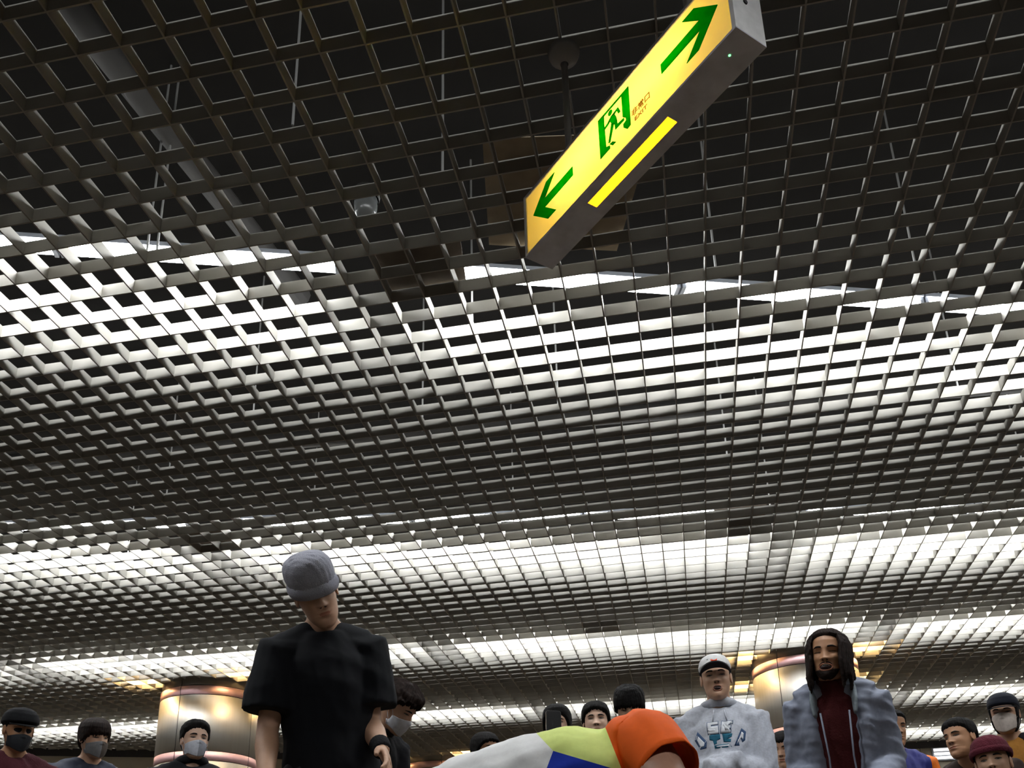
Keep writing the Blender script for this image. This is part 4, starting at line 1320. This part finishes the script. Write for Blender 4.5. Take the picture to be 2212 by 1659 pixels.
# shirt
c_w = cloth('shirt_white', (0.72, 0.72, 0.75), 0.8, bump=0.05, noise=0.03)
c_l = cloth('shirt_lime', (0.62, 0.78, 0.22), 0.8, bump=0.05, noise=0.03)
c_b = cloth('shirt_blue', (0.012, 0.035, 0.36), 0.8, bump=0.05, noise=0.03)
c_o = cloth('shirt_orange', (0.88, 0.105, 0.006), 0.75, bump=0.05, noise=0.03)
mb = MB()
mb.tube([L(900, 1805, 2.52), L(960, 1772, 2.49), L(1060, 1728, 2.45), L(1165, 1697, 2.41), L(1265, 1676, 2.36), L(1330, 1684, 2.33), L(1365, 1700, 2.33)],
        [(.215, .125), (.21, .125), (.20, .127), (.195, .127), (.19, .122), (.16, .11), (.09, .07)], 22, up=(0, 0, 1))
mb.tube([L(1325, 1660, 2.36), L(1372, 1612, 2.29), L(1392, 1608, 2.24)], [.085, .088, .080], 16)
sv, sf = remesh(mb, 0.010, 6)
sv = folds(sv, sf, 0.010, 0.14, 61, axis=(0.6, 0.5, 0.5), n=7)
def seam(p1, p2):
    """plane of a seam seen between two photo pixels"""
    c = cam.matrix_world.translation
    a, b = P(*p1, 2.4) - c, P(*p2, 2.4) - c
    n = a.cross(b).normalized()
    return (c - D), n
SEAMS = [seam((1160, 1585), (1195, 1622)), seam((1195, 1622), (1180, 1662)), seam((1195, 1622), (1320, 1659)), seam((1305, 1565), (1342, 1659))]
me = bpy.data.meshes.new('tmp'); me.from_pydata([tuple(q) for q in sv], [], sf)
bm = bmesh.new(); bm.from_mesh(me)
for co, no in SEAMS:
    bmesh.ops.bisect_plane(bm, geom=bm.verts[:] + bm.edges[:] + bm.faces[:], plane_co=co, plane_no=no, dist=1e-5)
bm.to_mesh(me); bm.free()
sv = np.array([q.co[:] for q in me.vertices]); sf = [tuple(q.vertices) for q in me.polygons]
bpy.data.meshes.remove(me)
def side(c, i): return (Vector(c) - SEAMS[i][0]).dot(SEAMS[i][1])
ref_r = P(1330, 1600, 2.4) - D      # a point in the lime panel's far right
mi = []
lime = P(1250, 1600, 2.4) - D; orange = P(1400, 1560, 2.4) - D; blue = P(1230, 1660, 2.4) - D
def same(c, r, i): return side(c, i) * side(r, i) > 0
for q in sf:
    c = sv[list(q)].mean(0)
    below = not same(c, lime, 2)
    if same(c, orange, 3): mi.append(3)
    elif not same(c, lime, 0) and not below: mi.append(0)
    elif below: mi.append(2 if same(c, blue, 1) else 0)
    else: mi.append(1)
sh_o = link('t_shirt', sv, sf, [c_w, c_l, c_b, c_o], dn, mi)
# wide orange sleeve, open at the hem
ax0, ax1 = L(1390, 1600, 2.28), L(1448, 1664, 2.16)
d = (ax1 - ax0)
pts = [ax0 + d * t for t in (-.25, .05, .28, .50, .70, .87, 1.0)]
mb = MB()
mb.tube(pts, [.070, .086, .085, .083, .080, .077, .076], 40, caps=False)
tv = np.array(mb.v)
tv = folds(tv, mb.f, 0.006, 0.10, 62, axis=tuple(d), n=6, aniso=0.2)
so = link('sleeve', tv, mb.f, c_o, sh_o)
m = so.modifiers.new('t', 'SOLIDIFY'); m.thickness = 0.003; m.offset = -1
# trousers and shoes
mb = MB()
mb.tube([L(930, 1795, 2.48), L(1010, 1785, 2.46)], [(.16, .125)] * 2, 16, up=(0, 0, 1))
for q in (-1, 1):
    h = hipl + Vector((0.0, q * 0.09, -0.02)); an = Vector((q * 0.05 - .05, q * 0.20, 0.085)); kn = IK(h, an, 0.40, 0.42, (1, q * .3, .2))
    mb.tube([h, h.lerp(kn, .5), kn], [.11, .10, .085], 14); mb.tube([kn, kn.lerp(an, .5), an + Vector((0, 0, -.02))], [.085, .075, .065], 14)
    sb = MB().tube([(an.x - .08, an.y, .045), (an.x + .02, an.y, .055), (an.x + .13, an.y, .045), (an.x + .19, an.y, .034)], [(.038, .040), (.045, .055), (.046, .044), (.03, .03)], 14)
    vv, ff = remesh(sb, 0.009, 3); vv[:, 2] = np.maximum(vv[:, 2], 0.0)
    link('shoe', vv, ff, cloth('shoe_white', (0.5, 0.5, 0.5), 0.6), dn)
vv, ff = remesh(mb, 0.014, 4)
link('trousers', folds(vv, ff, 0.008, 0.1, 63), ff, cloth('dark_grey_cotton', (0.03, 0.03, 0.034)), dn)
